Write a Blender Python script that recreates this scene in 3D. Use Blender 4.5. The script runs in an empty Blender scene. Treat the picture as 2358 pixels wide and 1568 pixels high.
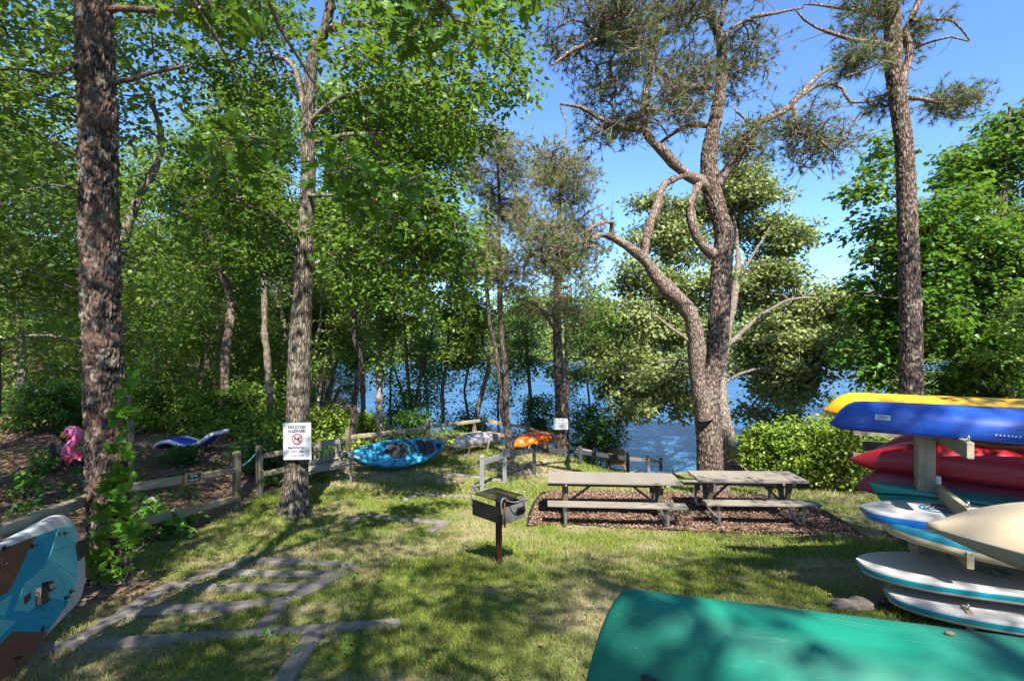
import bpy, math, random
import numpy as np
from mathutils import Vector, Matrix
PI = math.pi
SC = bpy.context.scene
COL = SC.collection

# ------------------------------------------------------------------ camera, sky, sun, exposure
EYE = 1.7
F = 1179.0                      # focal length in units where the picture is 2358 wide
cam = bpy.data.cameras.new('camera'); camo = bpy.data.objects.new('camera', cam); COL.objects.link(camo)
cam.sensor_width = 36.0; cam.lens = 18.0; cam.clip_start = 0.05; cam.clip_end = 3000
camo.location = (0, 0, EYE); camo.rotation_euler = (PI/2, 0, 0)
SC.camera = camo
SUN_DIR = Vector((0.15, -0.655, 0.785)).normalized()      # towards the sun
wd = bpy.data.worlds.new('World'); SC.world = wd; wd.use_nodes = True
wn = wd.node_tree.nodes; wl = wd.node_tree.links; wn.clear()
sky = wn.new('ShaderNodeTexSky'); sky.sky_type = 'NISHITA'; sky.sun_disc = False
sky.sun_elevation = math.asin(SUN_DIR.z); sky.sun_rotation = math.atan2(SUN_DIR.x, SUN_DIR.y)
sky.air_density = 1.0; sky.dust_density = 0.25; sky.ozone_density = 10.0; sky.altitude = 50
bg = wn.new('ShaderNodeBackground'); bg.inputs[1].default_value = 0.105
wo = wn.new('ShaderNodeOutputWorld')
wl.new(sky.outputs[0], bg.inputs[0]); wl.new(bg.outputs[0], wo.inputs[0])
sl = bpy.data.lights.new('sun', 'SUN'); sl.energy = 5.0; sl.angle = math.radians(0.53); sl.color = (1.0, 0.945, 0.86)
so = bpy.data.objects.new('sun', sl); COL.objects.link(so)
so.rotation_euler = (-SUN_DIR).to_track_quat('-Z', 'Y').to_euler(); so.location = (5, -10, 30)
SC.view_settings.view_transform = 'Standard'; SC.view_settings.look = 'None'
SC.view_settings.exposure = 1.6; SC.view_settings.gamma = 1.0
SC.view_settings.use_curve_mapping = False
SC.cycles.max_bounces = 10; SC.cycles.diffuse_bounces = 7; SC.cycles.transmission_bounces = 7
SC.cycles.glossy_bounces = 3; SC.cycles.sample_clamp_indirect = 6.0

# ------------------------------------------------------------------ helpers: naming
def tag(o, label=None, cat=None, group=None, kind=None):
    if label: o['label'] = label
    if cat: o['category'] = cat
    if group: o['group'] = group
    if kind: o['kind'] = kind
    return o
def thing(name, label, cat, loc=(0, 0, 0), mat=None, group=None):
    o = bpy.data.objects.new(name, None); COL.objects.link(o)
    o.empty_display_size = 0.1
    if mat is not None: o.matrix_world = mat
    else: o.location = loc
    return tag(o, label, cat, group)
def link(name, me, parent=None, kind=None, label=None):
    o = bpy.data.objects.new(name, me); COL.objects.link(o)
    if parent is not None: o.parent = parent
    if kind: o['kind'] = kind
    if label: o['label'] = label
    return o
def copy_tree(o, parent=None):
    c = o.copy(); COL.objects.link(c); c.parent = parent
    for ch in o.children: copy_tree(ch, c)
    return c
def W(px, py, Z): return Vector(((px-1179)/F*Z, Z, EYE-(py-784)/F*Z))
def basis(o, x, y, z):
    m = Matrix.Identity(4)
    for i, v in enumerate((x, y, z)):
        for k in range(3): m[k][i] = v[k]
    for k in range(3): m[k][3] = o[k]
    return m

# ------------------------------------------------------------------ helpers: meshes
def np_mesh(name, co, faces, mats, attrs=None, smooth=False, mat_index=None, uv=None):
    """faces: list of int arrays of shape (n, k)"""
    me = bpy.data.meshes.new(name)
    co = np.asarray(co, dtype=np.float32)
    me.vertices.add(len(co)); me.vertices.foreach_set('co', co.ravel())
    faces = [np.asarray(f, dtype=np.int32) for f in faces if len(f)]
    loops = np.concatenate([f.ravel() for f in faces])
    tot = np.concatenate([np.full(len(f), f.shape[1], dtype=np.int32) for f in faces])
    start = np.concatenate([[0], np.cumsum(tot)[:-1]]).astype(np.int32)
    me.loops.add(len(loops)); me.loops.foreach_set('vertex_index', loops)
    me.polygons.add(len(tot)); me.polygons.foreach_set('loop_start', start)
    if smooth: me.polygons.foreach_set('use_smooth', np.ones(len(tot), dtype=bool))
    if mat_index is not None: me.polygons.foreach_set('material_index', np.asarray(mat_index, dtype=np.int32))
    for m in (mats if isinstance(mats, (list, tuple)) else [mats]): me.materials.append(m)
    if attrs:
        for k, v in attrs.items():
            a = me.attributes.new(k, 'FLOAT', 'POINT'); a.data.foreach_set('value', np.asarray(v, dtype=np.float32))
    if uv is not None:
        l = me.uv_layers.new(name='uv'); l.data.foreach_set('uv', np.asarray(uv, dtype=np.float32).ravel())
    me.update(calc_edges=True)
    return me

class MB:
    """collects simple solids with uv along the grain, builds ONE mesh"""
    def __init__(s): s.v = []; s.f = []; s.uv = []; s.sm = []; s.k = 0
    def add(s, vs, fs, uvs=None, smooth=False):
        b = len(s.v); s.v += [tuple(p) for p in vs]
        for i, f in enumerate(fs):
            s.f.append([b+j for j in f]); s.sm.append(smooth)
            s.uv.append(uvs[i] if uvs else [(vs[j][0], vs[j][1]) for j in f])
    def beam(s, a, b, w, h, up=(0, 0, 1), bev=0.004, taper=1.0):
        """box from a to b, w across, h along up; chamfered edges"""
        a = Vector(a); b = Vector(b); L = (b-a).length; d = (b-a)/L; up = Vector(up)
        sd = d.cross(up)
        if sd.length < 1e-4: sd = d.cross(Vector((1, 0, 0)))
        sd.normalize(); up = sd.cross(d)
        e = min(bev, w*.3, h*.3); vs = []; s.k += 1; ro = (s.k*0.737+len(s.v)*.113) % 7
        prof = [(-w/2+e, -h/2), (w/2-e, -h/2), (w/2, -h/2+e), (w/2, h/2-e), (w/2-e, h/2), (-w/2+e, h/2), (-w/2, h/2-e), (-w/2, -h/2+e)]
        per = [0]
        for i in range(8):
            p = prof[i]; q = prof[(i+1) % 8]; per.append(per[-1]+math.hypot(p[0]-q[0], p[1]-q[1]))
        st = [(0, 1-2*e/max(w, h)), (e, 1.0), (L-e, taper), (L, taper*(1-2*e/max(w, h)))]
        for t, k in st:
            for x, y in prof: vs.append(a+d*t+sd*(x*k)+up*(y*k))
        fs = []; uv = []
        for j in range(3):
            for i in range(8):
                i2 = (i+1) % 8
                fs.append([j*8+i, j*8+i2, (j+1)*8+i2, (j+1)*8+i])
                uv.append([(st[j][0]+ro, per[i]+ro), (st[j][0]+ro, per[i+1]+ro), (st[j+1][0]+ro, per[i+1]+ro), (st[j+1][0]+ro, per[i]+ro)])
        fs.append([7-i for i in range(8)]); uv.append([(prof[7-i][0]*.15+ro, prof[7-i][1]+ro) for i in range(8)])
        fs.append([24+i for i in range(8)]); uv.append([(prof[i][0]*.15+ro+.3, prof[i][1]+ro) for i in range(8)])
        s.add(vs, fs, uv); return s
    def tube(s, pts, r, n=8, cap=True, smooth=True):
        pts = [Vector(p) for p in pts]; m = len(pts)
        rr = r if isinstance(r, (list, tuple)) else [r]*m
        vs = []; fs = []; uv = []; ref = None; acc = 0; ac = []
        for i, p in enumerate(pts):
            d = (pts[min(i+1, m-1)]-pts[max(i-1, 0)]).normalized()
            if i: acc += (p-pts[i-1]).length
            ac.append(acc)
            if ref is None:
                ref = Vector((0, 0, 1)) if abs(d.z) < .9 else Vector((1, 0, 0))
            x = ref-d*ref.dot(d)
            if x.length < 1e-5: x = d.orthogonal()
            x.normalize(); ref = x; y = d.cross(x)
            for k in range(n):
                a = 2*PI*k/n; vs.append(p+(x*math.cos(a)+y*math.sin(a))*rr[i])
        for i in range(m-1):
            for k in range(n):
                k2 = (k+1) % n
                fs.append([i*n+k, i*n+k2, (i+1)*n+k2, (i+1)*n+k])
                u0, u1 = k/n*2*PI*rr[0], (k+1)/n*2*PI*rr[0]
                uv.append([(ac[i], u0), (ac[i], u1), (ac[i+1], u1), (ac[i+1], u0)])
        if cap:
            fs.append([n-1-k for k in range(n)]); uv.append([(0, 0)]*n)
            fs.append([(m-1)*n+k for k in range(n)]); uv.append([(0, 0)]*n)
        s.add(vs, fs, uv, smooth); return s
    def loft(s, rings, smooth=True, cap=True, mi=None):
        n = len(rings[0]); m = len(rings); vs = [p for r in rings for p in r]
        fs = []; uv = []
        for i in range(m-1):
            for k in range(n):
                k2 = (k+1) % n; f = [i*n+k, i*n+k2, (i+1)*n+k2, (i+1)*n+k]
                fs.append(f); uv.append([(vs[j][0], vs[j][1]+vs[j][2]) for j in f])
        if cap:
            f = [n-1-k for k in range(n)]; fs.append(f); uv.append([(vs[j][1], vs[j][2]) for j in f])
            f = [(m-1)*n+k for k in range(n)]; fs.append(f); uv.append([(vs[j][1], vs[j][2]) for j in f])
        s.add(vs, fs, uv, smooth); return s
    def prism(s, poly, z0, z1):
        """poly: list of (x,y) counter-clockwise"""
        n = len(poly); vs = [(x, y, z0) for x, y in poly]+[(x, y, z1) for x, y in poly]
        fs = [[n-1-i for i in range(n)], [n+i for i in range(n)]]+[[i, (i+1) % n, n+(i+1) % n, n+i] for i in range(n)]
        s.add(vs, fs); return s
    def ball(s, c, r, nu=12, nv=8, sc=(1, 1, 1)):
        rings = []
        for j in range(nv+1):
            t = -PI/2+PI*(j+.02)/(nv+.04) ; z = math.sin(t); q = math.cos(t)
            rings.append([(c[0]+r*sc[0]*q*math.cos(2*PI*i/nu), c[1]+r*sc[1]*q*math.sin(2*PI*i/nu), c[2]+r*sc[2]*z) for i in range(nu)])
        return s.loft(rings)
    def build(s, name, mat, parent=None, label=None, kind=None, xf=None):
        me = bpy.data.meshes.new(name)
        v = s.v if xf is None else [tuple(xf @ Vector(p)) for p in s.v]
        me.from_pydata(v, [], s.f)
        l = me.uv_layers.new(name='uv')
        l.data.foreach_set('uv', np.array([c for f in s.uv for c in f], dtype=np.float32).ravel())
        me.polygons.foreach_set('use_smooth', np.array(s.sm, dtype=bool))
        me.materials.append(mat); me.update()
        return link(name, me, parent, kind, label)
def beam(name, mat, parent, a, b, w, h, **k):
    lab = k.pop('label', None)
    return MB().beam(a, b, w, h, **k).build(name, mat, parent, lab)
def tube(name, mat, parent, pts, r, n=8): return MB().tube(pts, r, n).build(name, mat, parent)
def spline(pts, n):
    """Catmull-Rom through pts, n samples per span"""
    P = [Vector(p) for p in pts]; out = []
    for i in range(len(P)-1):
        p0 = P[max(i-1, 0)]; p1 = P[i]; p2 = P[i+1]; p3 = P[min(i+2, len(P)-1)]
        for k in range(n):
            t = k/n
            out.append(.5*((2*p1)+(p2-p0)*t+(2*p0-5*p1+4*p2-p3)*t*t+(3*p1-p0-3*p2+p3)*t**3))
    out.append(P[-1]); return out

# ------------------------------------------------------------------ materials
class NT:
    def __init__(s, name):
        s.m = bpy.data.materials.new(name); s.m.use_nodes = True
        s.t = s.m.node_tree; s.t.nodes.clear()
        s.out = s.n('ShaderNodeOutputMaterial')
    def n(s, typ, ins=None, **props):
        nd = s.t.nodes.new(typ)
        for k, v in props.items(): setattr(nd, k, v)
        if ins:
            for k, v in ins.items():
                if isinstance(v, bpy.types.NodeSocket): s.t.links.new(v, nd.inputs[k])
                else: nd.inputs[k].default_value = v
        return nd
    def link(s, a, b): s.t.links.new(a, b)
    def ramp(s, fac, stops, interp='LINEAR'):
        r = s.n('ShaderNodeValToRGB', {0: fac}); e = r.color_ramp.elements; r.color_ramp.interpolation = interp
        while len(e) < len(stops): e.new(.5)
        for i, (p, c) in enumerate(stops): e[i].position = p; e[i].color = (*c, 1)
        return r.outputs[0]
    def noise(s, vec, scale, detail=3, rough=.55, dist=0.0):
        i = {'Scale': scale, 'Detail': detail, 'Roughness': rough, 'Distortion': dist}
        if vec is not None: i['Vector'] = vec
        return s.n('ShaderNodeTexNoise', i).outputs[0]
    def mapping(s, vec, scale): return s.n('ShaderNodeMapping', {'Vector': vec, 'Scale': scale}).outputs[0]
    def mix(s, fac, a, b, blend='MIX'):
        nd = s.n('ShaderNodeMix', data_type='RGBA', blend_type=blend)
        for k, v in ((0, fac), (6, a), (7, b)):
            if isinstance(v, bpy.types.NodeSocket): s.link(v, nd.inputs[k])
            else: nd.inputs[k].default_value = (*v, 1) if isinstance(v, tuple) and len(v) == 3 else v
        return nd.outputs[2]
    def math(s, op, a, b=0.5):
        nd = s.n('ShaderNodeMath', operation=op)
        for k, v in ((0, a), (1, b)):
            if isinstance(v, bpy.types.NodeSocket): s.link(v, nd.inputs[k])
            else: nd.inputs[k].default_value = v
        return nd.outputs[0]
    def bump(s, h, strength=.3, dist=.02): return s.n('ShaderNodeBump', {'Height': h, 'Strength': strength, 'Distance': dist}).outputs[0]
    def bsdf(s, color, rough=.6, normal=None, metal=0.0, spec=.5, coat=0.0):
        i = {'Base Color': color if isinstance(color, bpy.types.NodeSocket) else (*color, 1), 'Roughness': rough, 'Metallic': metal, 'Specular IOR Level': spec}
        if normal is not None: i['Normal'] = normal
        b = s.n('ShaderNodeBsdfPrincipled', i)
        if coat: b.inputs['Coat Weight'].default_value = coat; b.inputs['Coat Roughness'].default_value = .12
        return b.outputs[0]
    def done(s, sh): s.link(sh, s.out.inputs[0]); return s.m
    def obj(s): return s.n('ShaderNodeTexCoord').outputs['Object']
    def uv(s): return s.n('ShaderNodeTexCoord').outputs['UV']

def m_wood(name, dark, mid, light, scale=1.0, green=0.0):
    t = NT(name); uv = t.uv()
    g = t.noise(t.mapping(uv, (3*scale, 55*scale, 1)), 1.0, 5, .65, .35)
    b = t.noise(t.mapping(uv, (1.2, 5, 1)), 1.0, 3)
    c = t.ramp(g, [(.28, dark), (.5, mid), (.72, light)])
    c = t.mix(t.ramp(b, [(.35, (0, 0, 0)), (.7, (1, 1, 1))]), c, tuple(x*.72 for x in mid))
    if green: c = t.mix(t.math('MULTIPLY', t.ramp(t.noise(t.obj(), 3.0, 4), [(.5, (0, 0, 0)), (.62, (1, 1, 1))]), green), c, (.16, .19, .10))
    return t.done(t.bsdf(c, .85, t.bump(g, .5, .006), spec=.25))
def m_bark(name, dark, mid, light, sx=14, sz=3.2, lichen=0.0, bump=.9, red=None):
    t = NT(name); o = t.obj(); mp = t.mapping(o, (sx, sx, sz))
    wn_ = t.n('ShaderNodeVectorMath', {0: mp, 1: t.n('ShaderNodeTexNoise', {'Vector': mp, 'Scale': .8, 'Detail': 3}).outputs[1]}, operation='ADD').outputs[0]
    v = t.n('ShaderNodeTexVoronoi', {'Vector': wn_, 'Scale': 1.0}, feature='DISTANCE_TO_EDGE').outputs[0]
    n = t.noise(mp, 2.2, 5, .7)
    h = t.math('ADD', t.math('MULTIPLY', t.ramp(v, [(0, (0, 0, 0)), (.22, (1, 1, 1))]), .7), t.math('MULTIPLY', n, .5))
    c = t.ramp(h, [(.18, dark), (.62, mid), (.98, light)])
    ck = t.n('ShaderNodeAttribute', attribute_name='crack').outputs['Fac']
    c = t.mix(ck, c, tuple(x*.55 for x in dark))
    if red: c = t.mix(t.ramp(t.noise(o, 2.1, 3), [(.45, (0, 0, 0)), (.65, (1, 1, 1))]), c, red)
    if lichen:
        l = t.math('MULTIPLY', t.ramp(t.noise(o, 9.0, 5, .7), [(.53, (0, 0, 0)), (.6, (1, 1, 1))]), t.ramp(t.noise(o, 1.6, 2), [(.38, (0, 0, 0)), (.58, (1, 1, 1))]))
        c = t.mix(t.math('MULTIPLY', l, lichen), c, (.33, .345, .27))
    return t.done(t.bsdf(c, .95, t.bump(h, bump, .03), spec=.15))
def m_leaf(name, cols, trans=.42, rough=.42, spec=.4, tcol=None):
    t = NT(name)
    r = t.n('ShaderNodeNewGeometry').outputs['Random Per Island']
    k = len(cols)-1
    c = t.ramp(r, [(i/k, cc) for i, cc in enumerate(cols)])
    orn = t.n('ShaderNodeObjectInfo').outputs['Random']
    c = t.mix(1.0, c, t.ramp(orn, [(0, (.72, .80, .78)), (.5, (1, 1, 1)), (1, (1.18, 1.08, 1.0))]), 'MULTIPLY')
    big = t.noise(t.obj(), .9, 2)
    c = t.mix(t.ramp(big, [(.35, (0, 0, 0)), (.65, (1, 1, 1))]), c, t.mix(.5, c, cols[-1]))
    b = t.bsdf(c, rough, spec=spec)
    tc = t.mix(.55, c, tcol or (.26, .40, .03), 'MIX')
    tr = t.n('ShaderNodeBsdfTranslucent', {'Color': tc}).outputs[0]
    return t.done(t.n('ShaderNodeMixShader', {0: trans, 1: b, 2: tr}).outputs[0])
def m_plastic(name, col, rough=.32, var=.25, spec=.5, scr=.1, coat=0.0):
    t = NT(name); o = t.obj()
    n = t.noise(o, 2.5, 4); s_ = t.noise(t.mapping(o, (1.1, 75, 75)), 1.0, 4, .7)
    c = t.mix(t.math('MULTIPLY', t.ramp(n, [(.4, (0, 0, 0)), (.7, (1, 1, 1))]), var), col, tuple(min(1, x*.6+.03) for x in col))
    c = t.mix(t.math('MULTIPLY', t.ramp(s_, [(.62, (0, 0, 0)), (.72, (1, 1, 1))]), scr), c, (.62, .66, .66))
    f = t.noise(o, 260, 2)
    rr = t.math('ADD', t.math('MULTIPLY', n, .25), rough-.1)
    return t.done(t.bsdf(c, rr, t.bump(f, .06, .002), spec=spec, coat=coat))
def m_plain(name, col, rough=.6, metal=0.0, spec=.4, var=.2, scale=6, bump=.1):
    t = NT(name); n = t.noise(t.obj(), scale, 4, .6)
    c = t.mix(t.math('MULTIPLY', n, var*2), col, tuple(x*.55 for x in col))
    return t.done(t.bsdf(c, rough, t.bump(n, bump, .01), metal=metal, spec=spec))

M = {}
M['wood_grey'] = m_wood('weathered grey wood', (.13, .12, .105), (.27, .25, .22), (.42, .39, .34), green=.35)
M['wood_table'] = m_wood('sun bleached table wood', (.10, .088, .07), (.215, .19, .155), (.33, .295, .245))
M['wood_leg'] = m_wood('dark weathered leg wood', (.07, .055, .042), (.15, .12, .095), (.25, .21, .165))
M['wood_rail'] = m_wood('split rail wood', (.15, .125, .085), (.31, .26, .18), (.45, .39, .28), green=.4)
M['wood_post'] = m_wood('mossy post wood', (.055, .05, .035), (.13, .115, .075), (.21, .19, .13), green=.7)
M['wood_new'] = m_wood('fresh orange wood', (.30, .16, .07), (.46, .28, .13), (.58, .40, .22))
M['wood_rack'] = m_wood('rack lumber', (.20, .17, .11), (.36, .31, .21), (.47, .42, .31), green=.5)
M['timber'] = m_wood('landscape timber', (.10, .088, .076), (.20, .178, .158), (.31, .285, .255))
M['hand_rail'] = m_wood('painted grey handrail', (.10, .102, .11), (.19, .19, .20), (.28, .275, .29))
M['hand_rail_shade'] = m_wood('handrail with painted shade', (.02, .024, .026), (.045, .052, .055), (.08, .088, .09))  # same handrail, darkened so the colour stands for shade
M['brown_paint'] = m_wood('brown chair wood', (.10, .06, .03), (.19, .12, .065), (.28, .19, .11))
M['bark_pine'] = m_bark('pitch pine bark', (.028, .022, .018), (.095, .068, .054), (.19, .15, .125), 26, 8, lichen=.5, red=(.125, .078, .058), bump=.6)
M['bark_pine_far'] = m_bark('reddish pine bark', (.04, .029, .023), (.145, .10, .078), (.265, .20, .162), 22, 7.0, lichen=.4, bump=.6)
M['bark_oak'] = m_bark('oak bark', (.045, .036, .026), (.145, .118, .088), (.27, .235, .185), 34, 3.5, lichen=.35, bump=.6)
M['bark_thin'] = m_bark('thin tree bark', (.05, .04, .03), (.15, .12, .095), (.30, .25, .20), 22, 4, lichen=.5)
M['bark_pale'] = m_bark('pale tree bark', (.12, .10, .075), (.30, .26, .20), (.48, .43, .34), 18, 4, lichen=.6)
M['bark_dark'] = m_bark('dark bark', (.02, .016, .013), (.075, .058, .048), (.15, .12, .10), 22, 4)  # darker brown bark colour
M['twig'] = m_bark('lichened twig', (.045, .035, .026), (.115, .088, .062), (.27, .23, .16), 30, 30, lichen=.6, bump=.3)
M['leaf_oak'] = m_leaf('oak leaves', [(.042, .11, .014), (.068, .16, .018), (.10, .205, .022), (.16, .26, .03)])
M['leaf_near'] = m_leaf('large oak leaves', [(.032, .10, .016), (.055, .15, .018), (.10, .21, .02)], .38, .34, .5)
M['leaf_wood'] = m_leaf('forest leaves', [(.044, .115, .018), (.075, .165, .022), (.12, .215, .028), (.20, .28, .045)])
M['leaf_pale'] = m_leaf('pale oak leaves', [(.14, .195, .048), (.18, .235, .062), (.22, .265, .080), (.27, .305, .11)], .28, .5, .35, (.25, .32, .06))
M['leaf_maple'] = m_leaf('maple leaves', [(.020, .075, .012), (.036, .11, .014), (.065, .165, .018), (.10, .21, .022)], .38)
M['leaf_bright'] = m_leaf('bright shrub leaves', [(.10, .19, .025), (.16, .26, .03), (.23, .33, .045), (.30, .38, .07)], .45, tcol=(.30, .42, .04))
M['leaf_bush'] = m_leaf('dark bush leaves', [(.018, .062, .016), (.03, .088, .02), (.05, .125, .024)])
M['leaf_vine'] = m_leaf('creeper leaves', [(.05, .15, .018), (.08, .20, .022), (.13, .27, .03)], .3, .36, .5)
M['needle'] = m_leaf('pine needles', [(.04, .085, .022), (.065, .12, .028), (.11, .155, .04), (.20, .20, .065)], .1, .5, .3)
M['needle_far'] = m_leaf('yellowish pine needles', [(.09, .14, .035), (.14, .18, .045), (.21, .22, .07), (.28, .25, .11)], .1, .5, .3)
M['far_leaf'] = m_leaf('far shore leaves', [(.07, .13, .035), (.11, .18, .05), (.16, .225, .065), (.21, .26, .085)], .15, .7, .2)
M['reed'] = m_leaf('shore reeds', [(.15, .21, .03), (.20, .27, .04), (.25, .32, .05)], .25)
M['grass'] = None
M['litter'] = m_leaf('fallen brown leaves', [(.12, .068, .038), (.20, .125, .08), (.29, .20, .14), (.16, .085, .05)], .1, .7, .2, (.3, .2, .1))
M['chip'] = m_leaf('mulch chips', [(.075, .038, .024), (.135, .072, .046), (.19, .115, .08), (.27, .185, .135)], .0, .8, .2)
M['steel'] = m_plain('galvanised pipe', (.50, .52, .54), .38, .9, .5, .25, 20)
M['rust'] = m_plain('rusty pipe', (.16, .062, .025), .85, .15, .3, .45, 14, .4)
M['iron'] = m_plain('soot black iron', (.022, .02, .019), .6, .5, .4, .3, 20, .3)
M['iron_grey'] = m_plain('worn bare iron', (.19, .185, .18), .55, .3, .5, .35, 10, .2)
M['black'] = m_plain('black rubber', (.015, .015, .016), .55, 0, .4)
M['sign_white'] = m_plain('white sign panel', (.50, .515, .53), .35, 0, .5, .05)
M['ink'] = m_plain('dark print', (.03, .035, .035), .6, 0, .3, .02)
M['ink_grey'] = m_plain('faded grey print', (.20, .20, .25), .6, 0, .3, .02)
M['ink_red'] = m_plain('red print', (.45, .03, .025), .6, 0, .3, .02)
M['slate'] = m_plain('chalkboard blue', (.022, .035, .085), .55, 0, .4)
M['chalk'] = m_plain('white chalk', (.75, .76, .80), .8, 0, .2)
M['pine_frame'] = m_wood('yellow frame wood', (.42, .22, .07), (.56, .32, .11), (.66, .42, .18))
M['pink'] = m_plastic('pink vinyl', (.88, .20, .38), .25, .15)
M['pink_red'] = m_plastic('coral vinyl', (.80, .06, .14), .25, .15)
M['yellow_v'] = m_plastic('yellow vinyl', (.85, .50, .02), .3)
M['blue_v'] = m_plastic('blue vinyl', (.012, .06, .42), .2)
M['white_v'] = m_plastic('white vinyl', (.72, .70, .78), .25)
M['rope_teal'] = m_plain('teal rope', (.08, .42, .48), .8)
M['rope_red'] = m_plain('red cord', (.45, .05, .03), .8)
M['k_blue'] = m_plastic('blue hull', (.006, .065, .38), .3, .5, scr=.3)
M['k_yellow'] = m_plastic('yellow hull', (.74, .39, .008), .3, .3, scr=.06)
M['k_red'] = m_plastic('red hull', (.40, .008, .018), .34, .45, scr=.25)
M['k_maroon'] = m_plastic('faded maroon hull', (.30, .035, .055), .42, .45, scr=.15)
M['k_teal'] = m_plastic('teal canoe hull', (.01, .26, .21), .35, .4, scr=.1)
M['k_beige'] = m_plastic('beige hull', (.44, .355, .235), .45, .15, scr=.02)
M['k_green'] = m_plastic('green canoe hull', (.003, .15, .098), .62, .45, spec=.3, scr=.12)
M['k_white'] = m_plastic('white hull', (.72, .70, .66), .4, .2)
M['k_sky'] = m_plastic('light blue hull', (.02, .32, .66), .3, .25)
M['k_grey'] = m_plastic('grey hull', (.27, .26, .275), .45, .35)
M['deck_white'] = m_plastic('white board deck', (.44, .43, .42), .45, .12, scr=.04)
M['deck_blue'] = m_plastic('blue board edge', (.01, .16, .52), .25, .35)
M['deck_teal'] = m_plastic('teal board edge', (.0, .22, .30), .3, .2)
M['deck_tan'] = m_plastic('tan board bottom', (.55, .46, .30), .4, .15)
M['deck_dteal'] = m_plastic('dark teal board', (.01, .17, .25), .35, .2)
M['deck_lime'] = m_plastic('green stripe', (.20, .25, .05), .4)
M['print_blue'] = m_plain('blue deck print', (.03, .16, .36), .5, 0, .3, .2)
M['print_teal'] = m_plain('teal deck print', (.08, .22, .23), .6, 0, .3, .2)
M['print_brown'] = m_plain('brown edge print', (.14, .10, .075), .6, 0, .3, .2)
M['pad_teal'] = m_plain('teal foam pad', (.015, .27, .36), .8, 0, .3, .12, 90, .25)
M['pad_light'] = m_plain('light teal foam pad', (.12, .42, .42), .8, 0, .3, .12, 90, .25)
M['pad_groove'] = m_plain('pad groove', (.01, .15, .20), .9)
M['pad_brown'] = m_plain('cork brown foam pad', (.19, .075, .038), .85, 0, .3, .3, 120, .3)
def m_swirl(name, a, b, c):
    t = NT(name); o = t.obj()
    n = t.noise(t.mapping(o, (2.2, 5, 5)), 1.3, 4, .6, 1.2)
    return t.done(t.bsdf(t.ramp(n, [(.36, a), (.5, b), (.64, c)]), .3, t.bump(t.noise(o, 200, 2), .05, .002), spec=.5))
M['swirl_teal'] = m_swirl('mottled teal hull', (.008, .03, .06), (.02, .20, .34), (.07, .40, .54))
M['swirl_orange'] = m_swirl('mottled orange hull', (.70, .035, .012), (.80, .14, .015), (.85, .42, .04))
M['rock'] = m_plain('granite rock', (.23, .19, .165), .9, 0, .3, .6, 9, .8)
def m_siding():
    t = NT('grey clapboard'); n = t.noise(t.obj(), 3, 3)
    return t.done(t.bsdf(t.mix(n, (.52, .50, .55), (.40, .38, .42)), .8))
M['siding'] = m_siding()
M['trim'] = m_plain('white trim', (.75, .75, .76), .6)
M['glass'] = m_plain('window glass', (.03, .05, .07), .08, 0, .8, .1)
M['roof'] = m_plain('grey shingles', (.13, .12, .12), .9, 0, .2, .4, 12, .5)
def m_water():
    t = NT('lake water'); o = t.obj()
    n1 = t.noise(t.mapping(o, (.9, 2.6, 1)), 1.3, 4, .6, .3)
    n2 = t.noise(t.mapping(o, (.16, .42, 1)), 1.0, 2)
    h = t.math('ADD', t.math('MULTIPLY', n1, .8), t.math('MULTIPLY', n2, .7))
    nb = t.bump(h, .9, .24)
    c = t.mix(t.ramp(n2, [(.35, (0, 0, 0)), (.65, (1, 1, 1))]), (.028, .095, .215), (.048, .14, .285))
    b = t.n('ShaderNodeBsdfPrincipled', {'Base Color': c, 'Roughness': .18, 'IOR': 1.75, 'Normal': nb})
    return t.done(b.outputs[0])
M['water'] = m_water()
def m_ground():
    t = NT('ground'); o = t.obj()
    lit = t.n('ShaderNodeAttribute', attribute_name='litter').outputs['Fac']
    dry = t.n('ShaderNodeAttribute', attribute_name='dry').outputs['Fac']
    n1 = t.noise(o, 1.1, 4, .6); n2 = t.noise(o, 34, 4, .7); n3 = t.noise(o, 7, 4, .65)
    g = t.ramp(n2, [(.3, (.06, .085, .022)), (.5, (.12, .15, .035)), (.72, (.24, .23, .09))])
    s_ = t.ramp(n2, [(.3, (.17, .125, .08)), (.5, (.29, .23, .155)), (.72, (.40, .34, .25))])
    lawn = t.mix(dry, g, s_)
    l_ = t.ramp(t.noise(o, 26, 5, .75, .4), [(.3, (.055, .034, .022)), (.48, (.15, .095, .065)), (.62, (.26, .18, .135)), (.75, (.10, .11, .04))])
    c = t.mix(lit, lawn, l_)
    h = t.math('ADD', n2, t.math('MULTIPLY', n3, 1.0))
    return t.done(t.bsdf(c, .95, t.bump(h, .7, .03), spec=.1))
M['ground'] = m_ground()
def m_grass():
    t = NT('grass blades')
    r = t.n('ShaderNodeNewGeometry').outputs['Random Per Island']
    dry = t.n('ShaderNodeAttribute', attribute_name='dry').outputs['Fac']
    g = t.ramp(r, [(0, (.065, .13, .016)), (.5, (.165, .225, .030)), (1, (.31, .32, .065))])
    s_ = t.ramp(r, [(0, (.19, .20, .05)), (.5, (.33, .29, .12)), (1, (.47, .40, .22))])
    c = t.mix(dry, g, s_)
    b = t.bsdf(c, .6, spec=.25); tr = t.n('ShaderNodeBsdfTranslucent', {'Color': c}).outputs[0]
    return t.done(t.n('ShaderNodeMixShader', {0: .3, 1: b, 2: tr}).outputs[0])
M['grass'] = m_grass()
M['mulch'] = m_plain('mulch soil', (.12, .068, .045), .95, 0, .1, .6, 30, .8)

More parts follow.
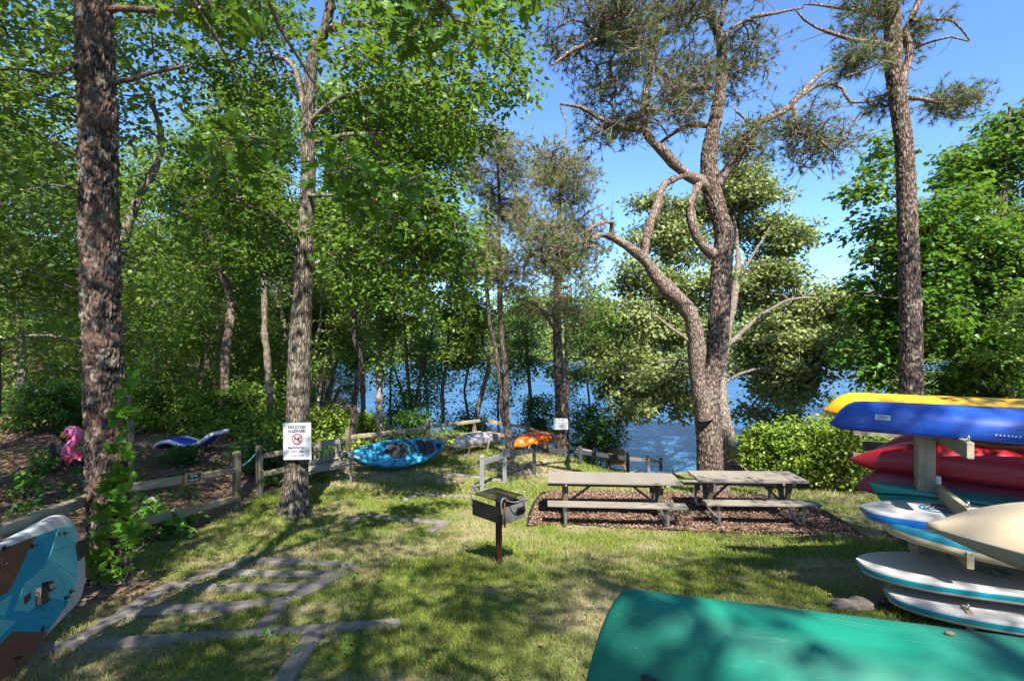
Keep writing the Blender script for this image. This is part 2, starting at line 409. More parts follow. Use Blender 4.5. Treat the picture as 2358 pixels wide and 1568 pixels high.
# ------------------------------------------------------------------ terrain: thin plate spline through surveyed points
WATER_Z = -3.3
CTRL = [(0, 0, 0), (-3, 0, .1), (3, 0, .0), (-3, -8, 1.2), (4, -8, 1.2), (-12, -8, 2.2), (14, -8, 1.6),
        (0, 3, -.53), (0, 6.6, -1.18), (-4.6, 5.8, -1.0), (-3.5, 3.5, -.60), (-5.1, 9.5, -1.5), (-5.6, 11.2, -1.72), (-4.0, 9.6, -1.5),
        (-4.6, 11.5, -1.64), (-4.3, 13.6, -1.8), (-3.3, 14.3, -1.84), (-2.6, 16, -1.95), (-1.1, 18.5, -2.12),
        (-.6, 12.4, -1.98), (-.2, 13.4, -2.03), (.64, 14.7, -2.18), (-.05, 15.5, -1.92), (1.6, 17, -2.13), (4.1, 18, -3.1), (3.5, 19, -3.1),
        (.8, 9, -1.64), (1.9, 9, -1.66), (4.5, 9, -1.66), (6, 8.6, -1.62), (1, 11.2, -1.74), (3, 11.2, -1.72), (5, 11.2, -1.74), (4.7, 12, -1.87), (2.2, 13, -2.02),
        (4.0, 5.0, -.85), (3, 4.6, -.78), (5.4, 7, -1.1), (4, 3, -.5), (8, 4, -.7), (9, 9, -1.5),
        (8, 13, -2.06), (9, 13.5, -2.05), (7, 17, -2.9), (5, 19.5, -3.3), (7, 19.5, -3.3), (9.5, 19.5, -3.2), (12, 16, -2.2), (16, 18, -2.0), (18, 22, -2.2), (26, 30, -1.8), (14, 7, -.8), (30, 12, .5),
        (5, 25, -4.2), (10, 26, -4.3), (0, 26, -3.9), (-4, 24, -3.4), (-8, 24, -2.2), (2, 22, -3.5), (12, 40, -4.6), (0, 45, -4.6), (-8, 34, -3.9), (-14, 50, -4.3), (25, 60, -4.6), (-20, 66, -4.0), (30, 44, -3.8), (50, 60, -2.5),
        (-11, 13, -1.30), (-9.3, 15, -1.37), (-15, 20, -1.28), (-20, 22, -1.1), (-12, 24, -1.6), (-15, 32, -1.8), (-24, 34, .8), (-33, 36, 2.7), (-48, 40, 4.5), (-30, 52, .0), (-8, 6, -.6), (-14, 6, -.3), (-20, 8, .4), (-34, 16, 2.2), (-60, 30, 5.5), (-70, -10, 5), (60, -10, 3), (60, 30, 1), (-70, 66, 3), (-45, 68, .5)]
_P = np.array(CTRL, dtype=float)
def _U(r2): return np.where(r2 > 1e-9, .5*r2*np.log(np.maximum(r2, 1e-9)), 0.0)
_n = len(_P); _A = np.zeros((_n+3, _n+3))
_d2 = ((_P[:, None, :2]-_P[None, :, :2])**2).sum(-1)
_A[:_n, :_n] = _U(_d2)+np.eye(_n)*0.15; _A[:_n, _n] = 1; _A[:_n, _n+1:] = _P[:, :2]; _A[_n, :_n] = 1; _A[_n+1:, :_n] = _P[:, :2].T
_w = np.linalg.solve(_A, np.concatenate([_P[:, 2], np.zeros(3)]))
def zt(x, y):
    x = np.asarray(x, dtype=float); y = np.asarray(y, dtype=float); sh = x.shape
    x = x.ravel(); y = y.ravel(); out = np.empty(len(x))
    for s in range(0, len(x), 20000):
        xs = x[s:s+20000]; ys = y[s:s+20000]
        out[s:s+20000] = _U((xs[:, None]-_P[:, 0])**2+(ys[:, None]-_P[:, 1])**2) @ _w[:_n] + _w[_n]+_w[_n+1]*xs+_w[_n+2]*ys
    return out.reshape(sh)
def gz(x, y): return float(zt(np.array([x]), np.array([y]))[0])
_ZS = np.arange(1.2, 60, .04)
def G(px, py, dz=0.0):
    """where the sight line through a picture point meets the ground"""
    k = (px-1179)/F; s = (py-784)/F
    d = zt(k*_ZS, _ZS)-(EYE-s*_ZS)
    i = np.argmax(d > 0); Z = _ZS[i]
    return Vector((k*Z, Z, gz(k*Z, Z)+dz))

def noise2(x, y, seed, sc):
    """smooth value noise 0..1"""
    rg = np.random.RandomState(seed); tb = rg.rand(64, 64)
    u = x/sc+17.3; v = y/sc+9.1; i = np.floor(u).astype(int); j = np.floor(v).astype(int); a = u-i; b = v-j
    a = a*a*(3-2*a); b = b*b*(3-2*b)
    f = lambda p, q: tb[p % 64, q % 64]
    return (f(i, j)*(1-a)+f(i+1, j)*a)*(1-b)+(f(i, j+1)*(1-a)+f(i+1, j+1)*a)*b
def fbm(x, y, seed, sc): return noise2(x, y, seed, sc)*.55+noise2(x, y, seed+1, sc*.45)*.3+noise2(x, y, seed+2, sc*.2)*.15
FENCE_XY = [(-3.7, -6), (-3.85, 2.6), (-3.9, 3.9), (-5.1, 6.3), (-5.1, 9.5), (-5.5, 11.1), (-4.5, 13.3), (-2.6, 16.0), (-1.1, 18.3), (.5, 18.6), (1.4, 18.2), (2.2, 20)]
def inside(poly, x, y):
    c = np.zeros(x.shape, dtype=bool); n = len(poly)
    for i in range(n):
        x1, y1 = poly[i][:2]; x2, y2 = poly[(i+1) % n][:2]
        if y1 == y2: continue
        c ^= ((y1 > y) != (y2 > y)) & (x < (x2-x1)*(y-y1)/(y2-y1)+x1)
    return c
LAWN = FENCE_XY+[(9.5, 19.2), (8.0, 13.2), (10, 12.0), (12, 6), (12, -6)]
BED = [G(*p) for p in [(1214, 1212), (1224, 1176), (1240, 1150), (1264, 1136), (1400, 1137), (1600, 1140), (1720, 1144), (1830, 1158), (1880, 1172), (1925, 1197), (1962, 1221), (2000, 1245), (1900, 1240), (1700, 1232), (1500, 1223), (1300, 1210)]]
def edge_soft(x, y, s): return (fbm(x, y, 5, .5)-.5)*s
def litter_w(x, y):
    l = 1.0-inside(LAWN, x+edge_soft(x, y, .9), y+edge_soft(y, x, .9)).astype(float)
    l = np.maximum(l, np.clip(1.35-np.hypot(x+4.4, y-5.4)/.95, 0, 1))
    l = np.maximum(l, np.clip((np.minimum(x-2.6, 99))*.8, 0, 1)*np.clip((4.6-y)*.8, 0, 1)*.8)
    return np.clip(l, 0, 1)
def dry_sun_w(x, y):  # straw patches, with sun on the lawn painted into the same mask
    n = fbm(x, y, 21, 1.5)
    d = np.clip((n-.47)*4.0, 0, .8)
    d = np.maximum(d, np.clip((fbm(x, y, 33, .55)-.55)*5, 0, 1)*.8)
    d = np.maximum(d, np.clip(1.1-np.abs(x-.9)/.7, 0, 1)*np.clip(1.2-np.abs(y-5.0)/1.7, 0, 1)*.9)  # lawn centre made strawier and paler to read as sunlit
    return d
def axis(parts): return np.unique(np.round(np.concatenate([np.arange(a, b, s) for a, b, s in parts]), 4))
gx = axis([(-90, -40, 5), (-40, -14, 1), (-14, 12, .25), (12, 30, 1), (30, 95.1, 5)])
gy = axis([(-30, -4, 2), (-4, 22, .25), (22, 40, 1), (40, 72.1, 3)])
X, Y = np.meshgrid(gx, gy); Z = zt(X, Y)
near = (np.abs(X) < 14) & (Y > -3) & (Y < 22)
Z = Z+np.where(near, 0, (fbm(X, Y, 3, 6)-.5)*.5)
Z = Z+(fbm(X, Y, 41, .8)-.5)*.05*near
nx, ny = len(gx), len(gy)
I = np.arange(nx*ny).reshape(ny, nx)
fq = np.stack([I[:-1, :-1], I[:-1, 1:], I[1:, 1:], I[1:, :-1]], -1).reshape(-1, 4)
me = np_mesh('ground', np.stack([X, Y, Z], -1).reshape(-1, 3), [fq], M['ground'],
             {'litter': litter_w(X, Y).ravel(), 'dry': dry_sun_w(X, Y).ravel()}, smooth=True)
link('ground', me, kind='structure')
# far land round the lake
fx = np.linspace(-420, 420, 57); fy = np.array([100, 120, 126, 132, 140, 155, 180, 220, 280, 380, 600, 1500])
X, Y = np.meshgrid(fx, fy)
sh = 126+(fbm(X, X*0, 77, 60)-.5)*26-np.clip(-X-25, 0, 400)*.9-np.clip(X-95, 0, 300)*.8
Z = np.clip(WATER_Z-.6+(Y-sh)*.10, -7, 10)+(fbm(X, Y, 9, 60)-.5)*3*np.clip((Y-sh)/40, 0, 1)
I = np.arange(X.size).reshape(X.shape)
fq = np.stack([I[:-1, :-1], I[:-1, 1:], I[1:, 1:], I[1:, :-1]], -1).reshape(-1, 4)
far_attr = {'litter': np.zeros(X.size), 'dry': np.zeros(X.size)}
link('far_shore', np_mesh('far_shore', np.stack([X, Y, Z], -1).reshape(-1, 3), [fq], M['ground'], far_attr, smooth=True), kind='structure')
link('lake_water', np_mesh('lake_water', [(-300, 17, WATER_Z), (300, 17, WATER_Z), (300, 400, WATER_Z), (-300, 400, WATER_Z)], [[(0, 1, 2, 3)]], M['water']), kind='structure')
# mulch bed under the picnic tables
bx = [p.x for p in BED]; by = [p.y for p in BED]
gx2 = np.arange(min(bx)-.1, max(bx)+.2, .09); gy2 = np.arange(min(by)-.1, max(by)+.2, .09)
X, Y = np.meshgrid(gx2, gy2)
ins = inside(BED, X+edge_soft(X, Y, .18), Y+edge_soft(Y, X, .18))
Z = zt(X, Y)+.025+(fbm(X, Y, 51, .3)-.5)*.05; I = np.arange(X.size).reshape(X.shape)
ok = ins[:-1, :-1] & ins[1:, :-1] & ins[:-1, 1:] & ins[1:, 1:]
fq = np.stack([I[:-1, :-1], I[:-1, 1:], I[1:, 1:], I[1:, :-1]], -1)[ok]
link('mulch_bed', np_mesh('mulch_bed', np.stack([X, Y, Z], -1).reshape(-1, 3), [fq], M['mulch'], smooth=True), kind='structure')

# ------------------------------------------------------------------ leaf and blade scatter
LEAF2 = (np.array([(0, 0, 0), (.34, .45, .07), (0, 1, 0), (-.34, .45, .07)]), [[0, 1, 2], [0, 2, 3]])
LEAF4 = (np.array([(0, 0, 0), (.30, .38, .08), (0, 1.0, -.06), (-.30, .38, .08), (0, .5, -.03)]), [[0, 1, 4], [1, 2, 4], [2, 3, 4], [3, 0, 4]])
_ol = [(0, 0), (.09, .14), (.30, .20), (.16, .32), (.46, .46), (.17, .56), (.38, .76), (.12, .78), (0, 1.0)]
_ov = [(x, y, abs(x)*.28-.05*y*y) for x, y in _ol]+[(-x, y, abs(x)*.28-.05*y*y) for x, y in _ol[-2:0:-1]]
OAK = (np.array(_ov+[(0, .45, -.02)]), [[i, (i+1) % 16, 16] for i in range(16)])
_ml = [(0, 0), (.48, .26), (.22, .42), (.30, .74), (0, 1.0)]
_mv = [(x, y, abs(x)*.2-.08*y*y) for x, y in _ml]+[(-x, y, abs(x)*.2-.08*y*y) for x, y in _ml[-2:0:-1]]
MAPLE = (np.array(_mv+[(0, .4, -.02)]), [[i, (i+1) % 8, 8] for i in range(8)])
def norm(v): return v/np.maximum(np.linalg.norm(v, axis=-1, keepdims=True), 1e-9)
def leaf_arrays(pos, nrm, fwd, size, tpl, aspect=None):
    tv, tf = tpl; tf = np.array(tf)
    nrm = norm(nrm); fwd = norm(fwd-nrm*(fwd*nrm).sum(-1, keepdims=True)); side = np.cross(fwd, nrm)
    size = np.asarray(size).reshape(-1, 1, 1)
    co = pos[:, None]+size*(side[:, None]*tv[None, :, 0:1]+fwd[:, None]*tv[None, :, 1:2]+nrm[:, None]*tv[None, :, 2:3])
    k = len(tv); f = tf[None]+(np.arange(len(pos))*k)[:, None, None]
    return co.reshape(-1, 3), f.reshape(-1, tf.shape[1])
def cluster_leaves(rg, C, R, n, size, flat=.55, tilt=.55, tpl=LEAF2, out=None, droop=.25):
    """n leaves round each cluster centre"""
    K = len(C); R = np.broadcast_to(np.asarray(R, dtype=float).reshape(-1, 1), (K, 1))
    off = norm(rg.randn(K, n, 3))*(rg.rand(K, n, 1)**.45); off[..., 2] *= flat
    pos = (C[:, None]+off*R[:, None]).reshape(-1, 3)
    nr = np.array([0, 0, 1.0])+rg.randn(K*n, 3)*tilt+off.reshape(-1, 3)*.5
    fw = off.reshape(-1, 3)+rg.randn(K*n, 3)*.6; fw[:, 2] -= droop
    if out is not None: fw += np.repeat(out, n, 0)*.6
    return leaf_arrays(pos, nr, fw, size*(.65+.7*rg.rand(K*n)), tpl)

# ------------------------------------------------------------------ tree skeletons
def tubes_np(chains):
    V = []; Fq = []; b = 0
    for P, R in chains:
        m = len(P); n = 3 if R[0] < .008 else 4 if R[0] < .018 else 6 if R[0] < .05 else 10
        d = np.gradient(P, axis=0); d = norm(d)
        ref = np.array([0.31, .17, .93]) if abs(d[0, 2]) < .9 else np.array([1, .1, 0])
        x = norm(ref-d*(d@ref)[:, None]); y = np.cross(d, x)
        a = np.arange(n)*2*PI/n
        v = P[:, None]+R[:, None, None]*(x[:, None]*np.cos(a)[None, :, None]+y[:, None]*np.sin(a)[None, :, None])
        V.append(v.reshape(-1, 3))
        i = np.arange(m-1)[:, None]*n; k = np.arange(n)[None]; k2 = (k+1) % n
        Fq.append((np.stack([i+k, i+k2, i+n+k2, i+n+k], -1)+b).reshape(-1, 4)); b += m*n
    return np.concatenate(V), np.concatenate(Fq)
def resample(pts, rad, step):
    P = np.array([tuple(p) for p in pts], dtype=float); R = np.array(rad, dtype=float)
    sp = np.array([tuple(p) for p in spline([Vector(p) for p in P], 6)])
    t = np.linspace(0, 1, len(sp)); rr = np.interp(t, np.linspace(0, 1, len(R)), R)
    L = np.concatenate([[0], np.cumsum(np.linalg.norm(np.diff(sp, axis=0), axis=1))])
    m = max(2, int(L[-1]/step)+1); q = np.linspace(0, L[-1], m)
    return np.stack([np.interp(q, L, sp[:, k]) for k in range(3)], -1), np.interp(q, L, rr)
def grow(rg, paths, C, wiggle=.10, bias=.35, tip=.006, power=.47, rmax=.09, up=.6, step=.28, start=0.25):
    """paths: list of (points, radii) drawn limbs; C: foliage cluster centres. Returns chains and outward directions."""
    chains = []; NP = []; NR = []
    for pi, (pts, rad) in enumerate(paths):
        P, R = resample(pts, rad, .22)
        w = np.cumsum(rg.randn(len(P), 3), 0); w = w-np.linspace(0, 1, len(P))[:, None]*w[-1]; P = P+w*.010*(R[:, None] < .11)+rg.randn(len(P), 3)*.004; R = R*(1+.10*rg.randn(len(R)))
        chains.append((P, R))
        s = int(len(P)*start) if pi == 0 else 0
        NP.append(P[s:]); NR.append(R[s:])
    node = np.concatenate(NP); nr = np.concatenate(NR); pl = np.zeros(len(node)); par = np.full(len(node), -1); wt = np.zeros(len(node))
    if len(C) == 0: return chains, np.zeros((0, 3))
    nb = len(node)
    d0 = np.min(np.linalg.norm(C[:, None]-node[None], axis=-1), axis=1)
    order = np.argsort(d0); out = np.zeros_like(C); brs = []
    cap = nb+len(C)*14; node = np.concatenate([node, np.zeros((len(C)*14, 3))]); pl = np.concatenate([pl, np.zeros(len(C)*14)])
    par = np.concatenate([par, np.zeros(len(C)*14, dtype=int)]); n = nb
    for c in order:
        dv = C[c]-node[:n]; d = np.linalg.norm(dv, axis=1)
        cost = d+bias*pl[:n]+up*np.maximum(0, -dv[:, 2])*.8
        j = int(np.argmin(cost)); D = d[j]; m = int(min(12, max(2, D/step)))
        t = np.arange(1, m+1)/m
        pr = node[par[j]] if par[j] >= 0 else None
        p0 = node[j]; p1 = C[c]
        side = norm(rg.randn(3))*wiggle*D
        arc = (t*(1-t))[:, None]*4
        seg = p0+(p1-p0)*t[:, None]+arc*side*.6+arc*np.array([0, 0, .06*D])
        seg[:-1] += rg.randn(m-1, 3)*wiggle*D/m*.6
        node[n:n+m] = seg; par[n] = j; par[n+1:n+m] = np.arange(n, n+m-1); pl[n:n+m] = pl[j]+D*t
        brs.append((j, n, n+m)); out[c] = norm((seg[-1]-(seg[-2] if m > 1 else p0))[None])[0]; n += m
    w = np.zeros(n)
    for j, a, b in brs: w[b-1] += 1
    for i in range(n-1, nb-1, -1): w[par[i]] += w[i]
    for j, a, b in brs:
        r = np.minimum(tip*np.maximum(w[a:b], .5)**power, rmax)
        r0 = min(r[0]*1.15, nr[j]*.8) if j < nb else r[0]
        r = np.minimum(r, r0 if j < nb else 9)
        chains.append((np.concatenate([node[j:j+1], node[a:b]]), np.concatenate([[r0], r])))
    return chains, out
def twiglets(rg, C, R, n, r=.004, flat=.6, curl=.25):
    """short bent twigs inside the clusters"""
    K = len(C); a = np.repeat(C, n, 0); R = np.repeat(np.broadcast_to(np.asarray(R, dtype=float), (K,)), n)
    d = norm(rg.randn(K*n, 3)*np.array([1, 1, flat])); L = R*(.5+.6*rg.rand(K*n))
    m1 = a+d*L[:, None]*.5+rg.randn(K*n, 3)*curl*L[:, None]*.5; e = a+d*L[:, None]
    return [(np.stack([a[i], m1[i], e[i]]), np.array([r, r*.8, r*.5])) for i in range(K*n)], e, norm(e-m1)
def tufts(rg, P, D, n, L, w=.0055, spread=.75):
    """pine needle tufts: n thin blades fanned round each tip"""
    K = len(P); d = norm(np.repeat(D, n, 0)*1.0+rg.randn(K*n, 3)*spread)
    b = np.repeat(P, n, 0)-np.repeat(D, n, 0)*(rg.rand(K*n, 1)*.07); s = norm(np.cross(d, rg.randn(K*n, 3)))
    Ls = L*(.7+.5*rg.rand(K*n, 1))
    co = np.stack([b-s*w*.5, b+s*w*.5, b+d*Ls], 1).reshape(-1, 3)
    return co, np.arange(len(co)).reshape(-1, 3)
def ellip(rg, n, c, r, shell=.5, gap=None):
    """n random cluster centres in an ellipsoid, pushed towards its shell"""
    v = norm(rg.randn(n*2, 3))*(rg.rand(n*2, 1)**(shell/1.5)); P = np.asarray(c)+v*np.asarray(r)
    if gap is not None and n > 40:
        k = noise2(P[:, 0]+P[:, 2]*.7, P[:, 1]+P[:, 2]*.6, gap, .9) > .38; P = P[k]
    return P[:n]
def trunk_mesh(name, chains, mat):
    v, f = tubes_np(chains); return np_mesh(name, v, [f], mat, smooth=True)
CRACK = []
def bark_trunk(rg, path, rad, nseg=60, step=.03, amp=.02, plate=(.05, .16), flare=0.0, flare_h=.4):
    """a thick trunk whose bark plates are displaced geometry"""
    P, R = resample(path, rad, step); m = len(P)
    a = np.arange(nseg)*2*PI/nseg
    H = np.concatenate([[0], np.cumsum(np.linalg.norm(np.diff(P, axis=0), axis=1))])
    lobes = 1+flare*np.exp(-H/flare_h)[:, None]*(0.55+.45*np.cos(a*5+1.3+.6*np.sin(a*2)))[None]
    th = a[None]*np.ones((m, 1)); hh = H[:, None]*np.ones((1, nseg))
    r0 = float(np.mean(R)); per = 2*PI*r0
    u = th*r0+.06*(noise2(th*r0, hh, 3, .25)-.5)+.03*(noise2(th*r0, hh, 4, .07)-.5)
    nu = max(4, int(round(per/plate[0]))); nv = int(H[-1]/plate[1])+2
    gi = np.arange(nu); gj = np.arange(nv+2)
    jx = rg.rand(nu, nv+2)*.7; jy = rg.rand(nu, nv+2)*.9
    cu = u/per*nu; cv = hh/plate[1]+.9*(noise2(th*r0, hh, 6, .12)-.5); iu = np.floor(cu).astype(int); iv = np.floor(cv).astype(int)
    d1 = np.full(u.shape, 9.0); d2 = np.full(u.shape, 9.0); hid = np.zeros(u.shape)
    lift = rg.rand(nu, nv+2)
    for du in (-1, 0, 1):
        for dv_ in (-1, 0, 1):
            qi = (iu+du) % nu; qj = np.clip(iv+dv_, 0, nv+1)
            d = np.hypot(cu-(iu+du+.15+jx[qi, qj]), (cv-(iv+dv_+.05+jy[qi, qj]))*.9)
            c = d < d1; d2 = np.where(c, d1, np.minimum(d2, d)); hid = np.where(c, lift[qi, qj], hid); d1 = np.where(c, d, d1)
    e = np.clip((d2-d1)*2.2+.5*(noise2(th*r0, hh*.5, 12, .03)-.5), 0, 1); e = e*e*(3-2*e)
    disp = amp*(e*(.35+.85*hid)-.45)+amp*.7*(noise2(th*r0, hh*.45, 8, .016)-.5)
    CRACK.append(np.clip(1.15-e*1.9, 0, 1).ravel())
    x = np.array([1., 0, 0]); y = np.array([0, 1., 0])
    rr = R[:, None]*lobes+disp
    co = P[:, None]+rr[..., None]*(x*np.cos(a)[None, :, None]+y*np.sin(a)[None, :, None])
    i = np.arange(m-1)[:, None]*nseg; k = np.arange(nseg)[None]; k2 = (k+1) % nseg
    return co.reshape(-1, 3), np.stack([i+k, i+k2, i+nseg+k2, i+nseg+k], -1).reshape(-1, 4)
def rel(co, root): return np.asarray(co)-np.array(root)[None]

def leafy_tree(name, label, cat, seed, paths, C, R, n, size, lm, bm, root, tpl=LEAF2, group=None, flat=.55, tilt=.55, tw=3, wiggle=.1, rmax=.09, hero=None, up=.6, bias=.35, start=.25, droop=.25):
    rg = np.random.RandomState(seed); C = np.asarray(C)
    t = thing(name, label, cat, root, group=group)
    ch, out = grow(rg, paths, C, wiggle=wiggle, rmax=rmax, up=up, bias=bias, start=start)
    if tw: ch = ch+twiglets(rg, C, R, tw)[0]
    if hero is not None:
        hv, hf = hero; v, f = tubes_np(ch[1:]); co = np.concatenate([hv, v]); ff = np.concatenate([hf, f+len(hv)]); ck = {'crack': np.concatenate([CRACK[-1], np.zeros(len(v))])}
    else: co, ff = tubes_np(ch); ck = None
    link('trunk', np_mesh('trunk', rel(co, root), [ff], bm, ck, smooth=True), t)
    v, f = cluster_leaves(rg, C, R, n, size, flat, tilt, tpl, out, droop)
    link('crown', np_mesh('crown', rel(v, root), [f], lm), t)
    return t
def spurs(rg, limbs, per_m=3.0, L=(.15, .55)):
    out = []
    for pts, rad in limbs:
        P, Rr = resample(pts, rad, .1)
        for i in range(2, len(P)-1):
            if rg.rand() < per_m*.1:
                d = norm(rg.randn(1, 3)*np.array([1, 1, .7])+np.array([0, 0, -.1]))[0]; l = rg.uniform(*L); r = min(.009, Rr[i]*.4)
                m = P[i]+d*l*.5+rg.randn(3)*l*.14; e = P[i]+d*l+rg.randn(3)*l*.14; out.append((np.stack([P[i], m, e]), np.array([r, r*.7, r*.35])))
    return out
def pine_tree(name, label, cat, seed, paths, C, R, n_tw, n_needle, L, lm, bm, root, group=None, wiggle=.22, rmax=.07, hero=None, tw_r=.005, w=.0055, bias=.3, up=.2, start=.3, spread=.75, extra=None):
    rg = np.random.RandomState(seed); C = np.asarray(C)
    t = thing(name, label, cat, root, group=group)
    ch, out = grow(rg, paths, C, wiggle=wiggle, rmax=rmax, bias=bias, up=up, start=start, tip=.008)
    tw, e, d = twiglets(rg, C, R, n_tw, tw_r, .7, .5)
    tw = tw+spurs(rg, paths[1:])
    if hero is not None:
        hv, hf = hero; v, f = tubes_np(ch[1:]); co = np.concatenate([hv, v]); ff = np.concatenate([hf, f+len(hv)]); ck = {'crack': np.concatenate([CRACK[-1], np.zeros(len(v))])}
    else: co, ff = tubes_np(ch); ck = None
    link('trunk', np_mesh('trunk', rel(co, root), [ff], bm, ck, smooth=True), t)
    v, f = tubes_np(tw); link('twigs', np_mesh('twigs', rel(v, root), [f], M['twig']), t, 'stuff')
    k = rg.rand(len(e)) < (extra if extra is not None else 1.0)
    v, f = tufts(rg, e[k], d[k], n_needle, L, w, spread)
    link('crown', np_mesh('crown', rel(v, root), [f], lm), t)
    return t

# ------------------------------------------------------------------ drawn trees
def PW(path, Z, dz=0.0): 
    """limb path given as (px, py[, extra depth])"""
    return [tuple(W(p[0], p[1], Z+(p[2] if len(p) > 2 else 0))) for p in path]
def px(Z): return Z/F
def blob(rg, n, x0, y0, x1, y1, Z, dz, gap=None, shell=.6):
    c = W((x0+x1)/2, (y0+y1)/2, Z); return ellip(rg, n, c, (abs(x1-x0)/2*px(Z), dz, abs(y1-y0)/2*px(Z)), shell, gap)

# --- the big lichened pine at the left
rg = np.random.RandomState(1); Zp = 5.8
base = G(247, 1345)
path = PW([(252, 1350), (249, 1285), (247, 1135), (241, 985), (236, 786), (231, 640), (228, 501), (226, 300), (219, 120), (213, -60), (207, -260), (204, -500)], Zp)
rad = [37*px(Zp)*k for k in (1.12, 1.04, 1.0, .98, .98, .98, .97, .96, .94, .9, .8, .6)]
hero = bark_trunk(rg, path, rad, 120, .018, .028, (.034, .13), flare=.42, flare_h=.28)
limbs = [(PW([(222, 20), (300, 15, .1), (420, 28, .3), (600, 25, .8)], Zp), [.05, .04, .03, .015]),
         (PW([(250, 195), (330, 175, .2), (440, 150, .5)], Zp), [.035, .028, .012]),
         (PW([(205, 440), (130, 425, -.2), (60, 437, -.5)], Zp), [.02, .014, .007]),
         (PW([(190, 668), (150, 660, -.1), (100, 632, -.3), (70, 620, -.4)], Zp), [.016, .013, .01, .006]),
         (PW([(180, 275), (150, 250, -.3), (110, 240, -.4), (95, 225, -.5)], Zp), [.016, .012, .008, .005]),
         (PW([(195, 360), (140, 340, .2), (90, 300, .6)], Zp), [.02, .014, .007]),
         (PW([(205, 130), (120, 175, -.4), (40, 160, -.9), (-40, 175, -1.3)], Zp), [.03, .022, .014, .006])]
C = np.concatenate([ellip(rg, 90, (-4.5, 5.4, 9.6), (2.6, 2.6, 1.9)), blob(rg, 10, 430, -60, 640, 20, 6.4, .5)])
pine_tree('pine_tree', 'thick rough-barked pine with pale lichen and creeper at its foot, left of the steps', 'pine tree', 11,
          [(path, rad)]+limbs, C, .30, 6, 12, .11, M['needle'], M['bark_pine'], base, hero=hero, start=.75)

# --- slender oak carrying the dog sign
rg = np.random.RandomState(2); Zo = 9.6
base = G(678, 1186); Zo = base.y
path = PW([(676, 1190), (681, 1130), (683, 1085), (686, 960), (691, 786), (699, 640), (704, 501), (710, 420), (709, 281), (722, 125), (747, 75), (760, 0), (765, -160), (760, -380)], Zo)
rad = [x*px(Zo)*.9 for x in (37, 31, 28.5, 28, 27, 22, 19.5, 18, 15, 14, 13, 11, 9, 6)]
hero = bark_trunk(rg, path, rad, 90, .03, .011, (.024, .16), flare=.38, flare_h=.22)
limbs = [(PW([(745, 80), (790, 57), (860, 62, -.3), (940, 55, -.6), (1040, 56, -.9), (1140, 55, -1.2)], Zo), [.075, .068, .06, .05, .036, .02]),
         (PW([(712, 290), (770, 235, -.3), (870, 205, -.8), (990, 190, -1.4), (1080, 150, -1.8)], Zo), [.07, .06, .05, .035, .016]),
         (PW([(712, 330), (800, 310, .3), (900, 300, .7), (985, 222, 1.2)], Zo), [.05, .04, .03, .018]),
         (PW([(705, 290), (680, 160, .4), (640, 130, .6), (590, 85, .9), (520, 60, 1.2)], Zo), [.05, .042, .036, .026, .012]),
         (PW([(704, 440), (730, 455, -.3), (800, 440, -.9), (880, 400, -1.5)], Zo), [.04, .036, .024, .012]),
         (PW([(702, 560), (640, 500, -.4), (560, 470, -.9), (480, 450, -1.3)], Zo), [.035, .03, .02, .01]),
         (PW([(686, 690), (610, 640, .5), (520, 600, 1.0)], Zo), [.025, .02, .01])]
C = np.concatenate([blob(rg, 150, 700, -260, 1290, 130, Zo-.6, 2.0, 3), blob(rg, 150, 740, 60, 1220, 360, Zo-1.2, 1.6, 4), blob(rg, 90, 800, 330, 1130, 640, Zo-1.3, 1.1, 5),
                    blob(rg, 130, 380, -160, 720, 260, Zo+.6, 1.7, 6), blob(rg, 100, 400, 280, 690, 620, Zo-.6, 1.2, 7), blob(rg, 60, 720, 480, 1120, 720, Zo-.6, .9, 8)])
leafy_tree('oak_tree', 'slender grey-barked oak on the lawn, its trunk carrying the no-dogs sign', 'oak tree', 12, [(path, rad)]+limbs, C, .42, 36, .115,
           M['leaf_oak'], M['bark_oak'], base, hero=hero, start=.45, tpl=LEAF4)

# --- near oak whose low boughs hang into the top of the view
rg = np.random.RandomState(21); base = Vector((-2.7, 1.4, gz(-2.7, 1.4)))
main = [(-2.7, 1.4, base.z-.1), (-2.72, 1.45, 1.4), (-2.6, 1.6, 3.2), (-2.3, 2.0, 4.6), (-2.2, 2.2, 6.5)]
limbs = [([(-2.3, 2.0, 4.5), (-1.6, 2.9, 5.0), (-.9, 3.8, 4.9), tuple(W(1010, 20, 4.6)), tuple(W(1090, 60, 4.9))], [.06, .045, .03, .018, .008]),
         ([(-2.3, 2.0, 4.6), (-2.2, 3.2, 5.2), tuple(W(640, 60, 4.4)), tuple(W(760, 260, 4.8)), tuple(W(850, 400, 5.2))], [.04, .03, .016, .010, .005]),
         ([(-2.4, 1.8, 4.2), (-2.7, 3.0, 4.7), tuple(W(480, 60, 4.2)), tuple(W(560, 220, 4.6))], [.035, .022, .012, .006])]
C = np.concatenate([blob(rg, 16, 880, -60, 1130, 110, 4.7, .5), blob(rg, 9, 700, 330, 900, 440, 5.0, .4), blob(rg, 7, 480, 300, 640, 400, 4.7, .4), blob(rg, 9, 430, -60, 620, 60, 4.3, .4), blob(rg, 6, 1050, -60, 1240, 30, 5.0, .4), blob(rg, 8, 800, 420, 1000, 520, 5.6, .4)])
leafy_tree('oak_tree', 'near oak whose low boughs of big lobed leaves hang into the top of the view', 'oak tree', 22, [(main, [.17, .15, .13, .10, .06])]+limbs, C, .26, 13, .15,
           M['leaf_near'], M['bark_oak'], base, tpl=OAK, start=.6, tilt=.6, droop=.3, tw=3)

